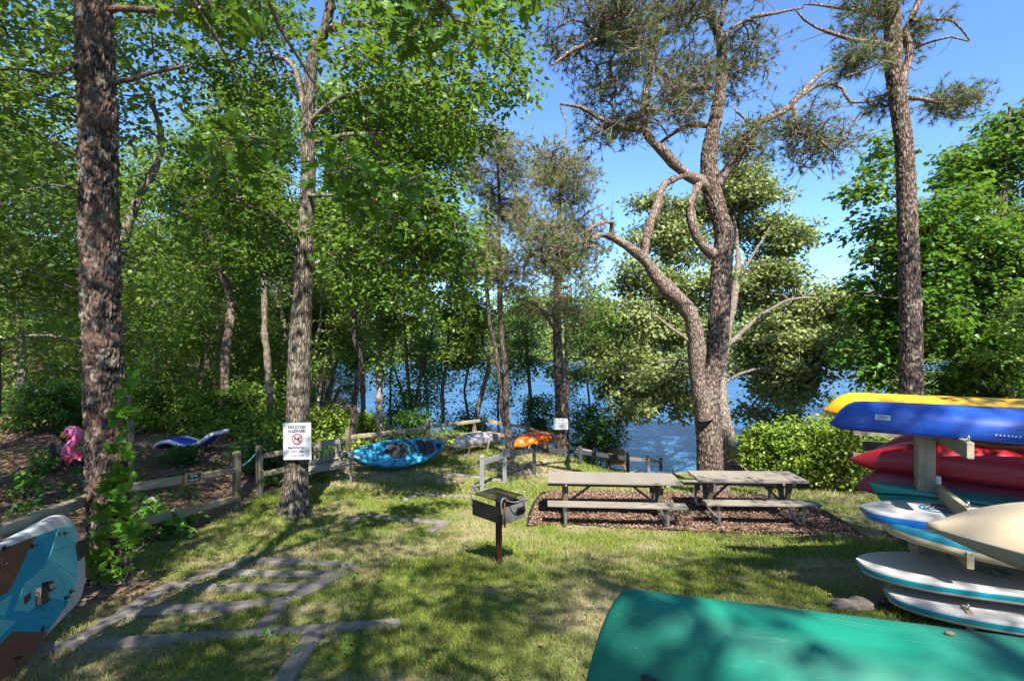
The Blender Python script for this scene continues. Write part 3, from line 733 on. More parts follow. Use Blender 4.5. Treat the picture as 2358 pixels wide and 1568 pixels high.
# --- forked pine behind the tables
rg = np.random.RandomState(3)
base = G(1642, 1139); Zd = base.y
main = PW([(1643, 1142), (1636, 1085), (1633, 1010), (1629, 946), (1633, 886), (1649, 811), (1656, 740), (1661, 627), (1668, 540), (1650, 480), (1637, 426), (1633, 351), (1652, 251), (1662, 165), (1660, 100), (1640, 45), (1620, -10), (1605, -150), (1600, -320)], Zd)
mr = [.88*x*px(Zd) for x in (40, 33, 31, 32, 28, 27, 27, 26, 24, 24, 23, 20, 15, 13, 12, 11, 10, 8, 5)]
hero = bark_trunk(rg, main, mr, 80, .03, .022, (.042, .14), flare=.25, flare_h=.3)
def R_(Z, *a): return [x*px(Z)*.5 for x in a]
limbs = [(PW([(1622, 960, -.2), (1604, 860, -.4), (1604, 790, -.5), (1585, 715, -.6), (1528, 657, -.7), (1490, 605, -.8), (1473, 587, -.9), (1428, 556, -1.0), (1388, 541, -1.1), (1340, 560, -1.2), (1287, 577, -1.3)], Zd), R_(Zd, 40, 38, 36, 34, 28, 24, 22, 17, 14, 11, 6)),
         (PW([(1484, 600, -.8), (1493, 531, -.8), (1515, 476, -.7), (1527, 432, -.6), (1570, 408, -.4), (1600, 412, -.2), (1630, 426)], Zd), R_(Zd, 18, 17, 17, 15, 11, 12, 16)),
         (PW([(1408, 545, -1.0), (1408, 510, -1.0), (1385, 512, -1.1), (1340, 540, -1.2)], Zd), R_(Zd, 13, 11, 9, 5)),
         (PW([(1640, 585, -.2), (1607, 541, -.4), (1592, 481, -.4), (1602, 451, -.3), (1617, 408, -.1)], Zd), R_(Zd, 24, 20, 19, 19, 20)),
         (PW([(1632, 435), (1600, 412, -.2), (1572, 396, -.3), (1528, 341, -.5), (1495, 306, -.6), (1488, 241, -.6), (1498, 165, -.5), (1513, 95, -.4), (1520, 0, -.3), (1515, -130)], Zd), R_(Zd, 28, 24, 23, 20, 18, 16, 15, 13, 11, 7)),
         (PW([(1490, 300, -.6), (1420, 290, -1.0), (1340, 250, -1.4), (1290, 240, -1.6)], Zd), R_(Zd, 12, 11, 8, 4)),
         (PW([(1650, 425), (1692, 371, .1), (1727, 321, .2), (1742, 291, .3), (1797, 266, .5), (1832, 231, .6), (1878, 180, .8), (1920, 155, .9), (1960, 150, 1.0)], Zd), R_(Zd, 24, 22, 20, 18, 16, 13, 10, 7, 4)),
         (PW([(1832, 231, .6), (1890, 195, .5), (1943, 205, .4), (1953, 235, .4), (2000, 235, .3), (2060, 215, .2)], Zd), R_(Zd, 10, 9, 8, 7, 6, 4)),
         (PW([(1830, 240, .6), (1840, 300, .3), (1880, 320, .2), (1920, 350, .2)], Zd), R_(Zd, 10, 8, 7, 4)),
         (PW([(1735, 300, .3), (1710, 270, .6), (1690, 250, .9)], Zd), R_(Zd, 10, 7, 4)),
         (PW([(1637, 200), (1570, 195, -.3), (1510, 160, -.5)], Zd), R_(Zd, 16, 13, 9)),
         (PW([(1660, 120), (1690, 60, .2), (1780, 30, .4), (1850, 18, .6)], Zd), R_(Zd, 12, 10, 8, 4)),
         (PW([(1630, 290), (1580, 290, .4), (1520, 330, .8)], Zd), R_(Zd, 13, 11, 7)),
         (PW([(1510, 110, -.4), (1420, 80, -.9), (1330, 110, -1.4), (1270, 150, -1.7)], Zd), R_(Zd, 13, 11, 8, 4)),
         (PW([(1660, 60), (1672, 0), (1690, -90), (1720, -200)], Zd), R_(Zd, 13, 12, 10, 6))]
C = np.concatenate([blob(rg, 120, 1250, -60, 1500, 190, Zd-1.0, 1.7, 11), blob(rg, 100, 1400, -90, 1660, 120, Zd, 2.0, 12), blob(rg, 90, 1320, 140, 1620, 330, Zd-.6, 1.8, 13), blob(rg, 55, 1240, 270, 1480, 400, Zd-1.2, 1.1, 14),
                    blob(rg, 60, 1190, 510, 1390, 640, Zd-1.2, .9, 15), blob(rg, 60, 1640, 60, 1790, 250, Zd+.6, 1.2, 16), blob(rg, 75, 1690, 235, 1985, 385, Zd+.5, 1.1, 17), blob(rg, 26, 1660, 300, 1740, 370, Zd, .6),
                    blob(rg, 24, 1560, -120, 1800, 20, Zd, 2), blob(rg, 40, 1540, 150, 1640, 260, Zd+.5, 1.2, 18)])
pine_tree('pine_tree', 'forked red-barked pine with twisted limbs behind the picnic tables', 'pine tree', 13, [(main, mr)]+limbs, C, .46, 9, 30, .14,
          M['needle'], M['bark_pine_far'], base, hero=hero, wiggle=.22, start=.45, extra=.72, tw_r=.0085, w=.008, spread=.5)

# --- tall pine behind the boat rack
rg = np.random.RandomState(4)
base = G(2088, 1242); Zr = base.y
main = PW([(2088, 1250), (2094, 1120), (2097, 900), (2098, 786), (2093, 601), (2088, 476), (2083, 351), (2068, 226), (2058, 150), (2056, 60), (2052, -60), (2046, -260)], Zr)
mr = [x*px(Zr) for x in (42, 25, 23, 22, 20, 19, 18, 17.5, 18, 16, 14, 9)]
hero = bark_trunk(rg, main, mr, 64, .024, .013, (.03, .10), flare=.3, flare_h=.15)
limbs = [(PW([(2076, 190), (2098, 130), (2102, 105), (2094, 60), (2122, 0), (2140, -90)], Zr), R_(Zr, 17, 15, 14, 13, 12, 7)),
         (PW([(2055, 110), (2023, 100, -.2), (1975, 95, -.4), (1923, 80, -.6), (1880, 65, -.7), (1840, 40, -.8), (1832, 25, -.9)], Zr), R_(Zr, 12, 11, 10, 8, 6, 4, 3)),
         (PW([(2052, 50), (2010, 32, .3), (1930, 18, .6), (1850, 10, .9)], Zr), R_(Zr, 12, 11, 8, 4)),
         (PW([(2096, 50), (2130, 45, .2), (2194, 53, .4), (2234, 95, .5)], Zr), R_(Zr, 9, 7, 5, 3)),
         (PW([(2105, 110), (2150, 95, -.3), (2195, 85, -.5), (2232, 95, -.6)], Zr), R_(Zr, 8, 6, 4, 3)),
         (PW([(2076, 222), (2120, 228, .2), (2174, 241, .4), (2235, 240, .7), (2262, 236, .8)], Zr), R_(Zr, 12, 10, 8, 5, 3)),
         (PW([(2060, 150), (2030, 142, -.3), (1990, 160, -.5), (1950, 175, -.7)], Zr), R_(Zr, 9, 7, 5, 3))]
C = np.concatenate([blob(rg, 45, 1950, -60, 2060, 90, Zr, .8, 21), blob(rg, 22, 1925, 110, 2020, 165, Zr-.5, .5), blob(rg, 32, 2105, 205, 2262, 262, Zr+.5, .4), blob(rg, 20, 2060, 40, 2130, 130, Zr+.2, .5), blob(rg, 10, 2010, 205, 2060, 250, Zr+.3, .3)])
pine_tree('pine_tree', 'tall straight pine rising behind the boat rack with a forked bare top', 'pine tree', 14, [(main, mr)]+limbs, C, .28, 8, 28, .12,
          M['needle'], M['bark_pine_far'], base, hero=hero, wiggle=.2, start=.6, extra=.8, w=.0065)

# --- pale oak at the water's edge, leaning
rg = np.random.RandomState(5)
base = G(1692, 1100); Zw = 15.2; base = Vector(W(1692, 1100, Zw)); base.z = gz(base.x, base.y)
main = PW([(1692, 1130), (1686, 1080), (1672, 980), (1660, 900, .8), (1668, 800, 2.2), (1690, 690, 4.0), (1700, 600, 5.2), (1690, 500, 6.0)], Zw)
mr = [x*px(Zw)*.5 for x in (44, 38, 30, 28, 26, 22, 16, 9)]
Zc = 21.5
def R2_(Z, *a): return [x*px(Z)*.34 for x in a]
limbs = [(PW([(1668, 800, 2.2), (1740, 740, 3.6), (1830, 690, 5.2), (1930, 690, 6.2)], Zw), R2_(Zw, 20, 16, 12, 6)),
         (PW([(1668, 820, 2.0), (1580, 780, 3.6), (1500, 720, 5.0), (1430, 690, 6.0)], Zw), R2_(Zw, 18, 15, 11, 6)),
         (PW([(1664, 860, 1.3), (1560, 830, 3.0), (1480, 850, 4.4), (1400, 900, 5.0)], Zw), R2_(Zw, 14, 11, 8, 4)),
         (PW([(1666, 880, 1.0), (1760, 850, 3.0), (1840, 880, 4.6)], Zw), R2_(Zw, 14, 10, 5)),
         (PW([(1695, 650, 4.6), (1750, 560, 5.6), (1790, 500, 6.0)], Zw), R2_(Zw, 14, 10, 5))]
C = []
for n_, x0, y0, x1, y1, dz_, dd in ((9, 1640, 385, 1800, 500, .2, 1.2), (9, 1700, 470, 1860, 620, .4, 1.2), (11, 1420, 440, 1650, 620, .6, 1.4), (14, 1370, 570, 1700, 770, 0, 1.8), (7, 1550, 410, 1720, 580, .6, 1.2), (16, 1640, 590, 1975, 770, .5, 1.8), (13, 1370, 740, 1650, 900, -.8, 1.6), (17, 1640, 720, 1960, 890, -.4, 1.8), (12, 1650, 830, 1910, 985, -1.2, 1.4), (9, 1365, 830, 1580, 955, -2.2, 1.2), (3, 1490, 890, 1600, 955, -2.4, .6), (6, 1880, 640, 2000, 860, 1, 1.3)):
    for q in ellip(rg, int(n_*1.6), W((x0+x1)/2, (y0+y1)/2, Zc+dz_), ((x1-x0)/2*px(Zc), dd, (y1-y0)/2*px(Zc)), .8):       # flat sprays in tiers
        r_ = rg.uniform(.65, 1.25); C.append(ellip(rg, int(9*r_*r_)+3, q, (r_, r_*.9, .42), .9))
C = np.concatenate(C)
leafy_tree('oak_tree', 'sunlit pale-green oak leaning over the lake behind the forked pine', 'oak tree', 15, [(main, mr)]+limbs, C, .58, 42, .165,
           M['leaf_pale'], M['bark_thin'], base, start=.4, flat=.55, tilt=.9, tw=3, wiggle=.12)

# --- maple at the right edge
rg = np.random.RandomState(6)
base = Vector((14.4, 15.0, gz(14.4, 15.0)))
main = [(14.4, 15.0, base.z-.1), (14.4, 15.0, .2), (14.3, 14.9, 1.8), (14.0, 14.7, 4.0), (14.1, 14.6, 6.6), (14.2, 14.6, 8.4)]
mr = [.17, .14, .12, .09, .06, .03]
Zm = 14.6
limbs = [(PW([(2318, 700), (2240, 600, -.3), (2140, 520, -.5), (2020, 440, -.8)], Zm), [.045, .035, .022, .01]),
         (PW([(2320, 760), (2220, 700, -.2), (2100, 690, -.4), (1990, 680, -.5)], Zm), [.04, .03, .02, .01]),
         (PW([(2318, 640), (2300, 520), (2310, 400), (2340, 330)], Zm), [.05, .045, .03, .015])]
C = np.concatenate([blob(rg, 60, 2150, 320, 2430, 480, Zm-.2, 1.3, 41), blob(rg, 10, 1938, 395, 2080, 480, Zm-.4, .7), blob(rg, 8, 1990, 320, 2090, 400, Zm, .7), blob(rg, 14, 1955, 480, 2090, 620, Zm, .8), blob(rg, 70, 2030, 450, 2300, 640, Zm-.4, 1.3, 42), blob(rg, 70, 1960, 600, 2200, 790, Zm, 1.3, 43), blob(rg, 90, 2180, 480, 2460, 720, Zm, .6, 44),
                    blob(rg, 110, 2120, 700, 2460, 900, Zm+.2, .6, 45), blob(rg, 60, 1940, 700, 2130, 890, Zm+.6, .6, 46), blob(rg, 40, 2060, 860, 2400, 960, Zm+.8, .6, 49), blob(rg, 40, 2280, 230, 2460, 350, Zm, 1.2, 47)])
leafy_tree('maple_tree', 'dark green maple leaning in at the right edge above the stacked kayaks', 'maple tree', 16, [(main, mr)]+limbs, C, .60, 50, .16,
           M['leaf_maple'], M['bark_thin'], base, tpl=MAPLE, start=.3, tilt=.5, droop=.4)

# --- twin pine by the kayaks, sign pine and the thin trunks along the fence
rg = np.random.RandomState(7)
base = G(1176, 1056); Zt = base.y
main = PW([(1176, 1062), (1171, 1006), (1168, 939), (1165, 848), (1157, 758), (1155, 668), (1152, 560), (1150, 450), (1148, 360), (1146, 300)], Zt)
l2 = PW([(1171, 1000), (1159, 950, .1), (1154, 894, .2), (1143, 803, .3), (1129, 736, .3), (1124, 668, .4), (1120, 560, .5), (1118, 470, .5)], Zt)
C = np.concatenate([blob(rg, 95, 1050, 290, 1225, 460, Zt, 1.2, 51), blob(rg, 95, 1060, 430, 1250, 600, Zt+.2, 1.2, 52), blob(rg, 50, 1070, 580, 1240, 700, Zt, 1.0, 53)])
pine_tree('pine_tree', 'twin-stemmed slim dark pine on the lawn between the grey and the orange kayak', 'pine tree', 17,
          [(main, [x*px(Zt) for x in (12, 9, 7.5, 7, 6.5, 6, 5, 4, 3, 2)]), (l2, [x*px(Zt) for x in (8, 6.5, 6, 5.5, 5, 4.5, 4, 2.5)])], C, .44, 11, 18, .15, M['needle_far'], M['bark_dark'], base, start=.4, wiggle=.15, w=.011)
rg = np.random.RandomState(8)
Zs = 17.0; base = W(1292, 1050, Zs); base.z = gz(base.x, base.y)
main = PW([(1292, 1066), (1292, 1022), (1290, 939), (1287, 848), (1283, 770), (1283, 668), (1284, 560), (1290, 450), (1295, 360)], Zs)
mr = [x*px(Zs) for x in (16, 13, 12, 11.5, 10, 8, 6, 4, 2)]
hero = bark_trunk(rg, main, mr, 32, .07, .016, (.06, .16), flare=.25, flare_h=.2)
limbs = [(PW([(1281, 765), (1269, 745, -.2), (1247, 715, -.5), (1226, 697, -.8), (1195, 690, -1.0)], Zs), R_(Zs, 8, 7, 6, 5, 3)), (PW([(1284, 620), (1230, 560, -.4), (1180, 540, -.7)], Zs), R_(Zs, 6, 4, 3)), (PW([(1284, 560), (1340, 500, .3), (1390, 470, .4)], Zs), R_(Zs, 6, 4, 3))]
C = np.concatenate([blob(rg, 110, 1205, 330, 1400, 480, Zs, 1.3, 61), blob(rg, 95, 1190, 460, 1410, 640, Zs, 1.2, 62), blob(rg, 45, 1180, 630, 1390, 770, Zs-.3, 1.0, 63)])
pine_tree('pine_tree', 'straight pine on the grassy mound holding the private beach sign', 'pine tree', 18, [(main, mr)]+limbs, C, .46, 12, 18, .15, M['needle_far'], M['bark_pine_far'], base, hero=hero, start=.4, wiggle=.18, w=.011)

def thin_tree(seed, label, path, Z, rpx, blobs, lm, bm, R=.58, n=74, size=.13, name='slender_tree', cat='tree', group=None, extra=(), up=.6):
    rg = np.random.RandomState(seed); b = W(*path[0][:2], Z); b.z = gz(b.x, b.y)
    p = PW(path, Z); p[0] = (p[0][0], p[0][1], min(p[0][2], b.z-.1))
    r = [x*px(Z) for x in rpx]
    C = np.concatenate([blob(rg, k, x0, y0, x1, y1, Z+dz, d, seed+i) for i, (k, x0, y0, x1, y1, dz, d) in enumerate(blobs)])
    return leafy_tree(name, label, cat, seed, [(p, r)]+[(PW(q, Z), R_(Z, *rr)) for q, rr in extra], C, R, n, size, lm, bm, b, group=group, start=.3, up=up)
thin_tree(71, 'straight slim tree with smooth pinkish trunk left of the dog-sign oak', [(622, 985), (620, 871), (611, 770), (609, 668), (604, 601), (600, 480), (598, 350), (600, 200)], 17.0, (9, 7.5, 7, 6.5, 6, 5, 4, 2),
          [(110, 480, 180, 720, 420, 0, 1.6), (80, 500, 400, 700, 560, 0, 1.4), (30, 540, 560, 660, 650, .3, .9)], M['leaf_wood'], M['bark_oak'], extra=[([(605, 610), (560, 560, .4), (520, 520, .7)], (8, 6, 3))])
thin_tree(72, 'crooked dark trunk standing at the fence just left of the teal kayak', [(812, 1010), (814, 984), (820, 894), (830, 830), (818, 770), (816, 668), (812, 560), (808, 420), (800, 280)], 15.6, (8, 7, 6.5, 6.5, 6, 5.5, 5, 4, 2),
          [(110, 720, 180, 930, 440, 0, 1.5), (90, 700, 420, 930, 620, .2, 1.4), (40, 760, 600, 900, 740, .4, .9)], M['leaf_wood'], M['bark_dark'])
thin_tree(73, 'ivy-clad slim trunk behind the fence above the teal kayak', [(873, 1020), (873, 995), (873, 803), (873, 668), (874, 570), (876, 440), (878, 300)], 17.2, (8, 7.5, 7, 6.5, 6, 4, 2),
          [(120, 860, 200, 1080, 460, 0, 1.5), (100, 850, 440, 1060, 640, 0, 1.4), (22, 858, 640, 905, 900, 0, .3), (40, 880, 620, 1010, 760, 0, .8)], M['leaf_wood'], M['bark_pale'])
thin_tree(74, 'pale-barked tree standing at the lake shore beyond the ivy-clad trunk', [(837, 950), (836, 900), (835, 770), (832, 668), (836, 560), (840, 420)], 24.0, (6, 6, 6, 5.5, 5, 3),
          [(110, 740, 380, 960, 600, 0, 2.0), (90, 700, 580, 930, 740, 0, 1.8)], M['leaf_wood'], M['bark_pale'], R=.6, size=.17)
thin_tree(75, 'twisted double-stemmed tree on the shore seen right of the dog-sign oak', [(748, 960), (750, 935), (766, 871), (760, 844), (760, 792), (768, 720), (780, 640), (770, 560)], 25.0, (7, 6.5, 6, 6, 4, 3.5, 3, 2),
          [(110, 700, 520, 860, 720, 0, 2.0), (70, 700, 690, 800, 800, 0, 1.5), (40, 780, 740, 880, 850, -.5, .8)], M['leaf_wood'], M['bark_pale'], R=.6, size=.17, extra=[([(758, 950), (764, 930), (787, 893), (816, 885), (840, 850)], (10, 9, 8, 6, 3)), ([(766, 860), (790, 800), (800, 730)], (8, 6, 4))])
thin_tree(76, 'bent grey trunk leaning over the fence behind the grey kayak', [(1092, 1010), (1096, 960), (1110, 900), (1125, 840), (1112, 790), (1100, 700), (1090, 600)], 18.8, (7, 6, 5.5, 5.5, 4, 3.5, 2),
          [(70, 990, 520, 1170, 680, 0, 1.2), (60, 980, 660, 1160, 780, 0, 1.2), (30, 1010, 780, 1120, 860, 0, .8)], M['leaf_wood'], M['bark_oak'], R=.45)
thin_tree(77, 'many-stemmed shore tree with fine leaves against the water above the teal kayak', [(948, 985), (945, 920), (940, 850), (935, 780), (930, 700)], 21.0, (5, 4.5, 4, 3, 2),
          [(90, 880, 650, 1060, 800, 0, 1.6), (90, 880, 780, 1060, 930, 0, 1.4), (40, 880, 900, 1060, 980, 0, .8)], M['leaf_wood'], M['bark_thin'], R=.45, n=34, size=.12, extra=[([(950, 985), (962, 900), (980, 820), (1000, 740)], (9, 8, 6, 3)), ([(946, 985), (925, 900), (900, 830)], (8, 6, 3)), ([(1020, 990), (1020, 900), (1030, 820), (1040, 700)], (9, 8, 7, 4))])
thin_tree(78, 'young pine with thin reddish stem right behind the private beach sign pine', [(1306, 1040), (1306, 940), (1308, 880), (1305, 820), (1300, 740)], 19.5, (6, 5, 5, 4, 2),
          [(22, 1300, 845, 1380, 885, .3, .6), (14, 1265, 840, 1300, 870, 0, .5), (60, 1290, 620, 1420, 800, .6, 1.2)], M['leaf_wood'], M['bark_pine_far'], R=.4, n=40, size=.12, extra=[([(1308, 890), (1325, 860, .2), (1350, 848, .3)], (6, 5, 3))])
thin_tree(79, 'leafy shore tree with drooping boughs over the water right of the twin pine', [(1225, 1000), (1222, 900), (1215, 800), (1210, 700)], 22.0, (5, 4.5, 4, 2),
          [(90, 1150, 640, 1290, 800, 0, 1.6), (50, 1150, 780, 1270, 880, 0, 1.0), (90, 1320, 660, 1490, 820, .5, 1.4), (30, 1390, 800, 1480, 860, .5, .8)], M['leaf_wood'], M['bark_thin'], R=.45, n=34, size=.13)

# --- woods on the left: five grown kinds, copied and turned
def forest_kind(seed, h, r, spread, low, lm, bm, size=.115, n=62, K=190, R=.56, lean=.0):
    rg = np.random.RandomState(seed)
    main = [(0, 0, -.15)]+[(rg.randn()*.10*h*t*.4+lean*h*t*t, rg.randn()*.10*h*t*.4, h*t) for t in (.18, .36, .54, .72, .9)]
    rad = [r*1.25, r, r*.9, r*.75, r*.5, r*.25]
    C = []
    for k in range(7):
        a = rg.rand()*2*PI; q = spread*(.25+.5*rg.rand()); z = h*(low+(1.02-low)*(k+.5)/7)
        C.append(ellip(rg, K//7, (q*math.cos(a)+lean*h*.6, q*math.sin(a), z), (spread*.62, spread*.62, h*.13), .6, seed+k))
    C = np.concatenate(C)
    ch, out = grow(rg, [(main, rad)], C, wiggle=.13, up=.5, start=.25)
    ch = ch+twiglets(rg, C, R, 2)[0]
    v, f = tubes_np(ch); tm = np_mesh('trunk', v, [f], bm, smooth=True)
    v, f = cluster_leaves(rg, C, R, n, size, .5, .6, LEAF2, out)
    return tm, np_mesh('crown', v, [f], lm)
KINDS = [forest_kind(101, 11, .13, 2.6, .20, M['leaf_wood'], M['bark_oak']), forest_kind(102, 9.5, .10, 2.3, .15, M['leaf_oak'], M['bark_thin'], lean=.05), forest_kind(103, 12.5, .15, 2.8, .32, M['leaf_wood'], M['bark_pine_far']),
         forest_kind(104, 7.5, .07, 2.0, .15, M['leaf_wood'], M['bark_pale'], size=.12), forest_kind(105, 10, .11, 2.5, .12, M['leaf_oak'], M['bark_oak'], lean=-.06),
         forest_kind(106, 11, .13, 3.2, .42, M['leaf_oak'], M['bark_oak'], n=44, K=84, R=.55, size=.13), forest_kind(107, 12, .14, 3.4, .48, M['leaf_wood'], M['bark_oak'], n=46, K=84, R=.6, size=.13), forest_kind(108, 10.5, .12, 2.8, .28, M['leaf_wood'], M['bark_oak'], n=34, K=170, R=.6, size=.11)]
def forest(x, y, kind, s, rz, label, group, dz=0.0, name='woodland_tree'):
    z = gz(x, y)+dz
    t = thing(name, label, 'tree', (x, y, z), group=group); t.rotation_euler = (0, 0, rz); t.scale = (s, s, s)
    tm, cm = KINDS[kind]; link('trunk', tm, t); link('crown', cm, t); return t
rg = np.random.RandomState(9); prnd = random.Random(4)
FL = 'tree deep in the shady woods left of the lawn, crown merging with its neighbours'
spots = []
def scatter(n, cond, mind, box, seed):
    r = random.Random(seed); out = []; k = 0
    while len(out) < n and k < 20000:
        k += 1; x = r.uniform(box[0], box[1]); y = r.uniform(box[2], box[3])
        if cond(x, y) and all((x-a)**2+(y-b)**2 > mind**2 for a, b in spots+out): out.append((x, y))
    spots.extend(out); return out
near_w = scatter(9, lambda x, y: -.98 < x/y < -.50 and not -.95 < x/y < -.84, 2.6, (-18, -6, 16.5, 21), 2)
near_w.sort(key=lambda p: p[0]/p[1]); ORD = ['leftmost', 'second from the left', 'third from the left', 'fourth from the left', 'fifth from the left', 'sixth from the left', 'seventh from the left', 'eighth from the left', 'ninth from the left']
for i, (x, y) in enumerate(near_w):
    forest(x, y, (0, 1, 4, 3, 2)[i % 5], prnd.uniform(.85, 1.1), prnd.uniform(0, 6.3), 'slim tree behind the pool floats, %s of the front row' % ORD[i], 'woodland trees behind the pool floats')
far_w = scatter(26, lambda x, y: -1.1 < x/y < -.36 and not (-36 < x < -29 and 28 < y < 40) and not -.96 < x/y < -.83, 3.0, (-38, -8, 19, 40), 3)
for i, (x, y) in enumerate(far_w):
    forest(x, y, (0, 2, 4, 1, 3)[i % 5], prnd.uniform(.9, 1.2), prnd.uniform(0, 6.3), FL, 'trees deep in the woods')
back_w = scatter(16, lambda x, y: -.62 < x/y < -.30 and zt(np.array([x]), np.array([y]))[0] > -3.4, 3.6, (-44, -14, 44, 70), 5)
for i, (x, y) in enumerate(back_w):
    forest(x, y, i % 5, prnd.uniform(1.0, 1.35), prnd.uniform(0, 6.3), 'tree on the far bend of the wooded shore, seen between the fence trunks', 'trees on the bend of the shore')
for i, (x, y) in enumerate([(-8.3, 7.6), (-10.2, 9.8), (-7.4, 9.8), (-13.5, 12.5)]):
    forest(x, y, (0, 0, 7, 7)[i], (1.1, 1.05, .95, 1.1)[i], 1.3*i, ('dark shaded tree at the left edge with boughs reaching past the big pine', 'shaded tree with low dark limbs between the left edge and the big pine', 'dark leafy tree just behind the big pine, right of its trunk', 'shaded tree at the left edge in front of the grey house')[i], None)
for i, (x, y, k) in enumerate([(14, 14.5, 0), (17, 18.5, 4), (12.8, 11.5, 3), (20, 23, 2), (19, 15, 1), (24, 20, 0), (24, 30, 2), (29, 33, 0)]):
    forest(x, y, k, (.8, .9, .8, .8, .9, 1, .9, .9)[i], i*1.1, 'leafy tree filling the right bank behind the maple', 'trees on the right bank', dz=-.1)
KINDS.append(forest_kind(109, 6.6, .055, 1.7, .14, M['leaf_wood'], M['bark_thin'], size=.12, n=22, K=130, R=.5))
KINDS.append(forest_kind(110, 7.6, .06, 1.8, .30, M['leaf_oak'], M['bark_oak'], size=.12, n=26, K=120, R=.5))
for i, (px_, Z_, k, s_) in enumerate([(742, 22.5, 9, 1.0), (905, 23.0, 8, .95), (985, 24.5, 9, 1.05), (1085, 22.6, 9, 1.0), (1150, 23.4, 9, .95), (1345, 21.6, 9, .85)]):
    forest((px_-1179)/F*Z_, Z_, k, s_, i*1.3, 'airy lake-bank tree beyond the fence, %s of its row' % ORD[i], 'airy trees along the lake bank')
# tall trees round the viewpoint whose open crowns dapple the lawn
VT = [(-3.0, .2, 5, .9, ''), (.3, -3.0, 6, .85, ''), (7.0, -2.2, 5, 1.0, ''), (-6.8, 3.2, 6, 1.3, ''), (10.2, -.6, 6, .95, ''), (-.8, -4.6, 5, 1.1, ''), (3.4, -5.6, 6, 1.0, ''), (-5.6, -3.6, 6, 1.1, ''), (8.2, -3.6, 5, 1.15, ''), (-11.0, 3.6, 7, 1.45, ''), (-3.4, -8.6, 6, 1.15, ''), (6.9, 2.6, 5, .85, ''), (-5.6, 1.2, 6, .9, '')]
for i, (x, y, k, s, lab) in enumerate(VT):
    forest(x, y, k, s, 2.1*i+.4, 'tall tree beside the viewpoint whose crown dapples the lawn', 'trees around the viewpoint')

# ------------------------------------------------------------------ shrubs, undergrowth, far shore
def shrub(seed, label, pxc, pyb, Z, w, d, h, lm, n=30, size=.09, K=80, R=.22, name='shrub', cat='shrub', group=None, tpl=LEAF2, zlow=None, flat=.6):
    rg = np.random.RandomState(seed)
    b = W(pxc, pyb, Z); b.z = gz(b.x, b.y)
    t = thing(name, label, cat, b, group=group)
    C = ellip(rg, K, (b.x, b.y, b.z+h*.52), (w/2, d/2, h*.5), .75); C[:, 2] = np.maximum(C[:, 2], zt(C[:, 0], C[:, 1])+R*.35)
    st = []
    for k in range(9):
        a = rg.rand()*6.28; q = .35*rg.rand()
        p0 = np.array([b.x+q*w*.25*math.cos(a), b.y+q*d*.25*math.sin(a), b.z-.05]); e = C[rg.randint(len(C))]
        st.append(([tuple(p0), tuple((p0*.5+e*.5)+np.array([0, 0, .15*h])), tuple(e)], [.014, .010, .005]))
    ch, out = grow(rg, st, C, wiggle=.12, tip=.003, rmax=.012, start=0)
    v, f = tubes_np(ch); link('stems', np_mesh('stems', rel(v, b), [f], M['bark_thin'], smooth=True), t, 'stuff')
    v, f = cluster_leaves(rg, C, R, n, size, flat, .6, tpl, out); link('crown', np_mesh('crown', rel(v, b), [f], lm), t)
    return t
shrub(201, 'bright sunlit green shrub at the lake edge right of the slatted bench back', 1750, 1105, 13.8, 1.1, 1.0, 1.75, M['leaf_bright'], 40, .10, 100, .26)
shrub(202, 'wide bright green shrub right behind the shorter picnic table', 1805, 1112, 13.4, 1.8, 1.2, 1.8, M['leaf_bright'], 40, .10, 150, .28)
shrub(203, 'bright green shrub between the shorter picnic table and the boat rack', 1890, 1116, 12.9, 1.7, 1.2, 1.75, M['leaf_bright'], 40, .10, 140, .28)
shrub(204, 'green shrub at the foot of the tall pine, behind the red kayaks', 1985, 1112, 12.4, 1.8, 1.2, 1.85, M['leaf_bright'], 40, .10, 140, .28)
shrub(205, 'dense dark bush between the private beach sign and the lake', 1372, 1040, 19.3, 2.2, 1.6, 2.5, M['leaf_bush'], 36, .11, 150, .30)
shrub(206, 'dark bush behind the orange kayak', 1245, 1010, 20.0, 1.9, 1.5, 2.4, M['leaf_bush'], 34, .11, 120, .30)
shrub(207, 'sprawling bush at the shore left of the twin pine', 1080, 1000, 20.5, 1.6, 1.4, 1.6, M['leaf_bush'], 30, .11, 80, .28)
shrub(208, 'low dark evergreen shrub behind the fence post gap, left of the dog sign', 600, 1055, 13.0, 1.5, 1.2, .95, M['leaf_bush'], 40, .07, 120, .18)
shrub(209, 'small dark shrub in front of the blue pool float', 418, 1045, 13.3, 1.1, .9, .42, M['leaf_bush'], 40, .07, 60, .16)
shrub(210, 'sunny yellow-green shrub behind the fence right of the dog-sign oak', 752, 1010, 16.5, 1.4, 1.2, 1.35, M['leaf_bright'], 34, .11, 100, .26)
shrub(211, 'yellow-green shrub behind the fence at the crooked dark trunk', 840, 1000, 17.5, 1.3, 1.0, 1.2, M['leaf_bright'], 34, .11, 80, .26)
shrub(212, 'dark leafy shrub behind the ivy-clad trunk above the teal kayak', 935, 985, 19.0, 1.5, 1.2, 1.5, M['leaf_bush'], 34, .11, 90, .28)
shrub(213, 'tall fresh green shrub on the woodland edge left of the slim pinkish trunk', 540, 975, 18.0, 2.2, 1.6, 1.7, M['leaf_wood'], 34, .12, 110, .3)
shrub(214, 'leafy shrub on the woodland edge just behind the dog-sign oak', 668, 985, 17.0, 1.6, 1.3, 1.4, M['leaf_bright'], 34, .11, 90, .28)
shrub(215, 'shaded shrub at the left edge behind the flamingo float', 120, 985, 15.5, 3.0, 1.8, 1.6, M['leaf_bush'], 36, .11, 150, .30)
shrub(216, 'dark shrub on the woodland edge right of the big pine trunk', 345, 965, 17.5, 2.2, 1.6, 1.5, M['leaf_wood'], 36, .12, 120, .3)
